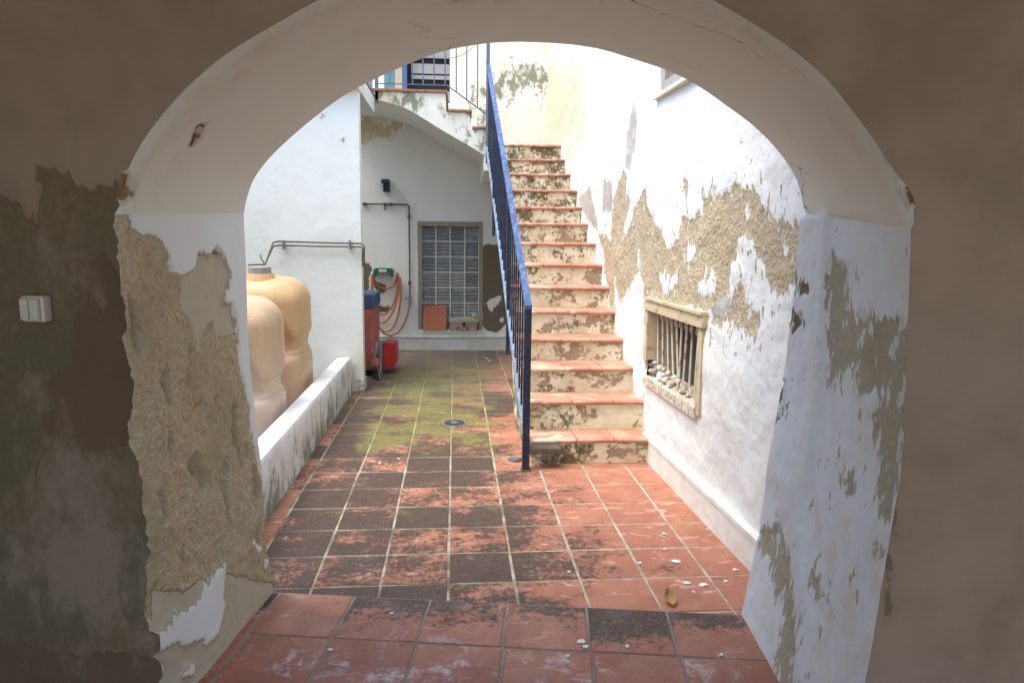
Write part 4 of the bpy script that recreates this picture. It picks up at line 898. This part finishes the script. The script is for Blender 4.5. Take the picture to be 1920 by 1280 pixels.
# ================================================================== OBJECTS IN THE COURTYARD
# fuel tanks
def make_tank(label, cx, cy, hx, hy, H, g0, g1, mt, caps):
    t = thing('storage_tank', label, 'tank', (cx, cy, .016), 'storage tanks behind the low wall')
    NZ, NT2 = 120, 128; V = []
    sg = lambda x, w: 1 / (1 + math.exp(-max(-50, min(50, x / w))))
    RS = .21; rings = []
    for i in range(NZ + 1):
        u = i / NZ; z = H * u; ins = 0.0
        if u < .06: ins += .03 * (1 - math.sin(u / .06 * math.pi / 2))
        ins += .034 * (sg(u - g0, .008) - sg(u - g1, .012))                   # waist groove
        if u < g0: ins += .016 * max(0, (u - (g0 - .13)) / .13) ** 3          # rounded rim under the groove
        if u > g1: ins += .012 * max(0, (g1 + .07 - u) / .07) ** 2
        q_ = max(0, (z - (H - RS)) / RS); ins += RS * (1 - math.sqrt(max(0, 1 - q_ * q_)))
        rings.append((u, z, ins, 1.0))
    rings += [(1.0, H + .006, RS, .85), (1.0, H + .014, RS, .55), (1.0, H + .018, RS, .2)]
    NZ = len(rings) - 1
    for (u, z, ins, k) in rings:
        for j in range(NT2):
            a = 2 * math.pi * j / NT2; c, s_ = math.cos(a), math.sin(a); n_ = 4.2
            r = (abs(c) ** n_ + abs(s_) ** n_) ** (-1 / n_)
            X_, Y_ = (hx - ins) * r * c * k, (hy - ins) * r * s_ * k; xn = X_ / hx
            if abs(s_) > .5:      # moulded recess of the long faces: its upper edge climbs towards each end
                top_ = g1 + .01 + .13 * sg(abs(xn) - .45, .12) * sg(.86 - abs(xn), .03)
                rec = sg(u - (g0 - .01), .010) * sg(top_ - u, .012) * sg(.88 - abs(xn), .03)
                Y_ -= math.copysign(.07, Y_) * rec
                Y_ -= math.copysign(.03, Y_) * math.exp(-((u - g0 + .16) / .07) ** 2) * math.exp(-((abs(xn) - .55) / .22) ** 2)
            V.append((cx + X_, cy + Y_, .016 + z))
    F = [(i * NT2 + j, i * NT2 + (j + 1) % NT2, (i + 1) * NT2 + (j + 1) % NT2, (i + 1) * NT2 + j) for i in range(NZ) for j in range(NT2)]
    F += [tuple(range(NT2 - 1, -1, -1)), tuple(NZ * NT2 + j for j in range(NT2))]
    body = mesh('body', V, F, mt, t, True)
    for (x, y) in caps:
        MB().tube([(x, y, H - .06), (x, y, H + .02), (x, y, H + .05)], .1, 28, taper=[.15, .12, .11]).build('neck', mt, body, True)
        cb = MB(); ring = 40; V = []
        for (z, r) in ((H + .045, .088), (H + .10, .088), (H + .107, .08)):
            for j in range(ring): w = 2 * math.pi * j / ring; rr_ = r * (1.035 if j % 4 < 2 else .975); V.append((x + rr_ * math.cos(w), y + rr_ * math.sin(w), z))
        cb.add(V, [(i * ring + j, i * ring + (j + 1) % ring, (i + 1) * ring + (j + 1) % ring, (i + 1) * ring + j) for i in range(2) for j in range(ring)] + [tuple(2 * ring + j for j in range(ring))])
        cb.build('screw_cap', M['cap_grey'], body)
    return t
tk1 = make_tank('beige plastic storage tank without a visible cap, ahead of its twin', -1.95, 4.95, .70, .36, 1.14, .40, .50, M['tank'], [])
tk2 = make_tank('beige plastic storage tank with grey screw cap, nearer the white wall', -1.97, 5.95, .71, .40, 1.22, .49, .58, M['tank2'], [(ony(487, 508, 5.8)[0], 5.80)])
MB().box((-1.279, 5.86, .88), (-1.266, 5.95, .98), .003).build('sticker', M['chip'], tk2)

# pipes on the alcove wall
yt = 6.95
pp = MB(); a_ = [ony(465, 497, 6.3), ony(497, 496, 6.3), ony(512, 455, yt), ony(522, 452.5, yt), ony(600, 455, yt), ony(677, 456.5, yt), ony(683, 462, yt), ony(683, 500, yt)]
pp.tube(a_, .009, 8); b_ = [ony(497, 496, 6.32), ony(512, 462, yt), ony(522, 460, yt), ony(600, 462, yt), ony(678, 463, yt), ony(680, 468, yt), ony(680, 500, yt)]
pt = thing('wall_pipe', 'twin thin copper pipes running from the tank cap along the white wall', 'pipe', tuple(ony(600, 458, yt)))
MB().tube(a_, .008, 8).build('pipe_run', M['pipe'], pt, True); MB().tube(b_, .008, 8).build('pipe_run', M['pipe'], pt, True)
for px in (530, 655): c = ony(px, 459, yt); MB().box((c[0] - .008, yt - .012, c[2] - .045), (c[0] + .008, 7.01, c[2] + .045), .002).build('pipe_clip', M['grey'], pt)
MB().tube([ony(497, 496, 6.3), ony(490, 485, 6.3), ony(488, 477, 6.3)], .006, 6).build('valve', M['pipe'], pt)

# water pipe with tap on the end wall
yk = YB - .03
wp = thing('water_pipe', 'thin dark water pipe bending down the end wall to a tap', 'pipe', tuple(ony(767, 470, yk)))
MB().tube([ony(660, 382, yk), ony(764, 383.5, yk), ony(767, 387, yk), ony(768, 470, yk), ony(768.5, 558, yk)], .011, 8).build('pipe_run', M['pipe'], wp, True)
for (px, py) in ((684, 382.5), (722, 383), (733, 383), (767, 406), (768, 530)): c = ony(px, py, yk); MB().box((c[0] - .02, yk - .02, c[2] - .02), (c[0] + .02, YB + .01, c[2] + .02), .004).build('pipe_clip', M['pipe'], wp)
MB().tube([ony(722, 384, yk), ony(722, 394, yk)], .010, 6).build('stub', M['pipe'], wp)
c = ony(769, 562, yk); MB().box((c[0] - .02, yk - .05, c[2] - .05), (c[0] + .02, yk + .015, c[2] + .03), .006).build('tap_body', M['grey'], wp)
MB().tube([ony(758, 559, yk - .04), ony(775, 559, yk - .04)], .008, 6).build('tap_lever', M['grey'], wp)

# hose on its holder
c = ony(720, 509, YB); hh = thing('hose_holder', 'green plastic hose bracket fixed to the end wall', 'hose holder', (c[0], YB, c[2]))
mb_ = MB(); pr = [(-.135, -.055), (-.13, .035), (-.10, .05), (.10, .05), (.13, .035), (.135, -.055), (.105, -.06), (.09, -.01), (-.09, -.01), (-.105, -.06)]
mb_.prism([(c[0] + x, c[2] + z) for x, z in pr], YB - .12, YB - .0, 1); mb_.build('bracket', M['green'], hh)
MB().box((c[0] - .06, YB - .126, c[2] + .0), (c[0] + .05, YB - .119, c[2] + .035), .002).build('name_plate', M['chip'], hh)
pts = []
loops = [(702,514,745,514,722,541),(699,514,748,512,716,590),(698,520,750,520,712,606),(697,516,752,530,722,622)]
def hose_loop(x0, y0, x1, y1, xm, ym, dep, n=26):
    P_ = []
    for i in range(n + 1):
        t = i / n; a = math.pi * t
        bx = x0 + (x1 - x0) * (1 - math.cos(a)) / 2; by = y0 + (y1 - y0) * t
        by += (ym - (y0 + y1) / 2) * (math.sin(a) ** .75); bx += (xm - (x0 + x1) / 2) * math.sin(a) * .8
        P_.append(ony(bx, by, dep))
    return P_
for k_, lp in enumerate(loops):
    L_ = hose_loop(*lp, YB - .05 - .014 * k_); 
    if k_ % 2: L_ = L_[::-1]
    pts += list(L_)
    e_ = L_[-1]; pts.append(e_ + np.array([0.0, -.01, .03]))
tail = [(703,516),(699,530),(697,555),(700,590),(708,614),(720,628),(733,632),(747,626),(757,612),(763,595),(767,578),(769,566)]
pts += [ony(px, py, YB - .10 + .004 * i) for i, (px, py) in enumerate(tail)]
pts = [Vector(p) for p in pts]; sm_ = []
for i in range(len(pts)): sm_.append((pts[max(i - 1, 0)] + pts[i] * 2 + pts[min(i + 1, len(pts) - 1)]) / 4)
tag(MB().tube(sm_, .0125, 8).build('garden_hose', M['hose'], None, True), 'orange garden hose hanging in loops from the green bracket', 'hose')

# green wall lamp
c = ony(724, 349, YB); gl = thing('wall_lamp', 'dark green wall lamp above the water pipe', 'lamp', (c[0], YB, c[2]))
MB().box((c[0] - .05, YB - .16, c[2] + .03), (c[0] + .055, YB + .005, c[2] + .08), .006).build('hood', M['darkgreen'], gl)
MB().box((c[0] - .03, YB - .13, c[2] - .085), (c[0] + .06, YB - .01, c[2] + .028), .012).build('housing', M['darkgreen'], gl)
MB().box((c[0] - .015, YB - .133, c[2] - .07), (c[0] + .045, YB - .131, c[2] + .01)).build('lens', M['dark'], gl)

# boiler and burner
by = 7.85
bo = thing('oil_boiler', 'tall red boiler with a louvred blue-grey top, half behind the wall corner', 'boiler', (-1.2, by + .3, .005))
MB().box((-1.55, by, .06), (-.925, by + .62, .77), .015).build('casing', M['red'], bo)
tcov = MB().box((-1.56, by - .01, .772), (-.915, by + .63, .935), .012).build('top_cover', M['boiler_blue'], bo)
for i in range(5): MB().box((-1.10, by - .02, .79 + i * .026), (-.93, by - .008, .803 + i * .026)).build('louvre', M['boiler_blue'], tcov)
for i in range(5): MB().box((-.917, by + .04, .79 + i * .026), (-.905, by + .56, .803 + i * .026)).build('louvre', M['boiler_blue'], tcov)
for (x, y) in ((-1.5, by + .05), (-.98, by + .05), (-1.5, by + .55), (-.98, by + .55)): MB().box((x - .03, y - .03, .004), (x + .03, y + .03, .062)).build('foot', M['black'], bo)
bu = thing('burner', 'bright red burner unit with grey flange on the boiler side', 'burner', (-.8, by + .2, .0))
MB().cyl((-.926, by + .2, .25), (-.885, by + .2, .25), .125, 24).build('flange', M['grey'], bu, True)
MB().box((-.884, by + .06, .10), (-.835, by + .34, .36), .01).build('mount', M['grey'], bu)
cov = MB(); cov.prism([(-.83, .06), (-.83, .35), (-.80, .372), (-.71, .365), (-.675, .33), (-.675, .13), (-.71, .09)], by + .05, by + .36, 1); cov.build('cover', M['red2'], bu)
for (x, y) in ((-.86, by + .10), (-.86, by + .30)): MB().box((x - .02, y - .012, .003), (x + .02, y + .012, .10)).build('support', M['grey'], bu)
MB().cyl((-.93, by - .02, .17), (-.90, by - .06, .10), .07, 16).build('pump', M['red'], bu, True)
cbp = [ony(686, 655, by - .1), ony(694, 652, by - .12), ony(702, 660, by - .14), ony(706, 680, by - .16), ony(710, 700, by - .17), onz(712, 712, .012), ony(713, 700, by - .15), ony(714, 685, by - .08), (-.86, by + .06, .12)]
tag(MB().tube(cbp, .008, 6).build('fuel_hose', M['grey'], None, True), 'thin grey hose drooping from the burner to the tiles', 'hose')
tag(MB().tube([onz(690, 700, .01), onz(700, 706, .01), onz(711, 713, .01)], .008, 6).build('power_cable', M['black']), 'short black cable lying on tiles under the burner', 'cable')

# tile board, slab and bricks on the window sill
zs_ = gz0 - .002
p0 = ony(793, 617, YB - .045); p1 = ony(837, 617, YB - .045); hgt = .34
bo_ = MB(); V = []
for (y, z) in ((YB - .045, zs_), (YB - .02, zs_), (YB + .065, zs_ + hgt), (YB + .04, zs_ + hgt)):
    for x in (p0[0], p1[0]): V.append((x, y, z))
bo_.add(V, [(0, 1, 3, 2), (2, 3, 5, 4), (4, 5, 7, 6), (6, 7, 1, 0), (0, 2, 4, 6), (1, 7, 5, 3)])
tag(bo_.build('terracotta_board', M['board']), 'square terracotta panel leaning on the small-paned window', 'panel')
x0 = ony(842, 610, YB)[0]; x1 = ony(898, 610, YB)[0]
for i, (a, c_, z) in enumerate(((.0, .27, 0), (.31, .60, 0), (.64, .93, 0), (.05, .45, .056), (.55, .95, .056))):
    w = x1 - x0
    tag(MB().box((x0 + a * w, YB - .05 + .008 * (i % 2), zs_ + z), (x0 + c_ * w, YB + .07, zs_ + z + .053), .004).build('loose_brick', M['brick'] if i != 3 else M['slab']), 'loose brick stacked under the grey slab on the window sill', 'brick', 'bricks under the slab on the sill')
sl_ = MB().box((x0 + .0, YB - .06, zs_ + .112), (x1 - .005, YB + .075, zs_ + .165), .006).build('stone_slab', M['slab']); tag(sl_, 'pale grey stone slab resting on bricks on the window sill', 'slab')
tag(lump('stone_chunk', (x1 - .06, YB - .0, zs_ + .205), .045, M['slab'], None, 9, (1, .8, .9)), 'small stone chunk on top of the grey slab', 'stone')

# floor drain
c = onz(852, 793, 0); dr = thing('floor_drain', 'round slotted metal drain cover in the tiled floor', 'drain', (c[0], c[1], 0))
MB().cyl((c[0], c[1], -.002), (c[0], c[1], .004), .105, 32).build('rim', M['grey'], dr)
dpl = MB().cyl((c[0], c[1], .0041), (c[0], c[1], .006), .09, 32).build('plate', M['dark'], dr)
MB().cyl((c[0], c[1], .0061), (c[0], c[1], .009), .03, 16).build('hub', M['grey'], dpl)
for i in range(14):
    a = 2 * math.pi * i / 14; u_ = Vector((math.cos(a), math.sin(a), 0)); o_ = Vector((c[0], c[1], .0078))
    MB().tube([o_ + u_ * .03, o_ + u_ * .088], .0035, 4).build('spoke', M['iron'], dpl)

# light switch in the room
cs = onp(72, 578, i0, in_); sw = thing('light_switch', 'yellowed wall switch on the mouldy brown plaster', 'switch', tuple(cs))
nf = -in_ if in_[1] > 0 else in_; up = np.array([0, 0, 1.])
def wall_plate(w0, w1, z0, z1, d0, d1, ch):
    mb_ = MB().box((w0, -d1, z0), (w1, -d0, z1), ch); R_ = np.array([idr, -nf, up])
    mb_.V = [tuple(cs + np.array(v) @ R_) for v in mb_.V]; return mb_
wall_plate(-.036, .036, -.037, .037, -.01, .022, .010).build('back_plate', M['plastic'], sw, True)
wall_plate(-.030, .026, -.032, .030, .0225, .028, .004).build('cover', M['plastic'], sw, True)
wall_plate(-.028, -.004, -.028, .027, .0283, .033, .002).build('rocker', M['plastic'], sw, True)
wall_plate(-.002, .024, -.028, .027, .0283, .031, .002).build('rocker', M['plastic'], sw, True)

# paint flakes, stones, a leaf
def flake(px, py, r, z=0.0, m='chip', seed=0):
    c = onz(px, py, z); n_ = 7; V = [(c[0], c[1], z + .006)]
    for i in range(n_):
        a = 2 * math.pi * i / n_ + random.uniform(-.3, .3); rr_ = r * random.uniform(.5, 1.2); V.append((c[0] + rr_ * math.cos(a), c[1] + rr_ * math.sin(a) * .8, z + random.uniform(.002, .007)))
    V += [(v[0], v[1], z + .0012) for v in V[1:]]
    return mesh('paint_flake', V, [(0, i + 1, (i + 1) % n_ + 1) for i in range(n_)] + [(i + 1, i + 1 + n_, (i + 1) % n_ + 1 + n_, (i + 1) % n_ + 1) for i in range(n_)], M[m])
for (px, py, r) in ((1245,1001,.018),(1267,1053,.022),(1318,1097,.025),(1289,1093,.022),(1380,1068,.016),(1200,1055,.012),(1325,992,.012),(912,672,.03),(917,676,.035),(762,661,.025),(778,657,.025),(1362,1090,.012),(1300,1110,.010),(1246,1030,.010),(1066,1073,.010),(700,865,.016),(712,868,.016),(748,860,.014)):
    tag(flake(px, py, r, .001), 'small white paint flake lying on the courtyard tiles', 'paint flake', 'paint flakes on the courtyard floor')
for (px, py, r) in ((1091,1203,.018),(1098,1212,.012),(1065,1230,.008),(620,1218,.010),(1352,1228,.008),(1175,1212,.008),(735,1150,.010)):
    tag(flake(px, py, r, ZT + .001), 'small white paint flake lying on the archway threshold', 'paint flake', 'paint flakes on the threshold')
c = onz(965, 864, 0); tag(lump('stone', (c[0], c[1], .012), .035, M['stone'], None, 3, (1.3, .8, .6)), 'dark stone lying beside the railing post', 'stone')
c = onz(957, 652, 0); tag(lump('brick_fragment', (c[0], c[1], .05), .08, M['brick'], None, 5, (.9, .7, .9)), 'broken brick fragment at the foot of the end wall near the stairs', 'brick')
c = onz(1262, 1140, 0); lf = []
for i in range(9):
    t = i / 8; w = .028 * math.sin(math.pi * min(1, t * 1.05)) ; lf.append((t, w))
V = []; 
for (t, w) in lf: V += [(c[0] - w, c[1] + t * .09, .006 + .03 * t * t + .012), (c[0], c[1] + t * .095, .004 + .03 * t * t), (c[0] + w, c[1] + t * .09, .008 + .035 * t * t + .01)]
V = [(x, y, z + .0) for x, y, z in V] ; n_ = len(V); V += [(x, y, z - .002) for x, y, z in V]
F = []
for i in range(8):
    for j in range(2): q_ = (i * 3 + j, i * 3 + j + 1, i * 3 + 4 + j, i * 3 + 3 + j); F += [q_, tuple(n_ + k for k in reversed(q_))]
tag(mesh('dry_leaf', V, F, M['leaf']), 'curled dry orange leaf lying by the threshold step', 'leaf')
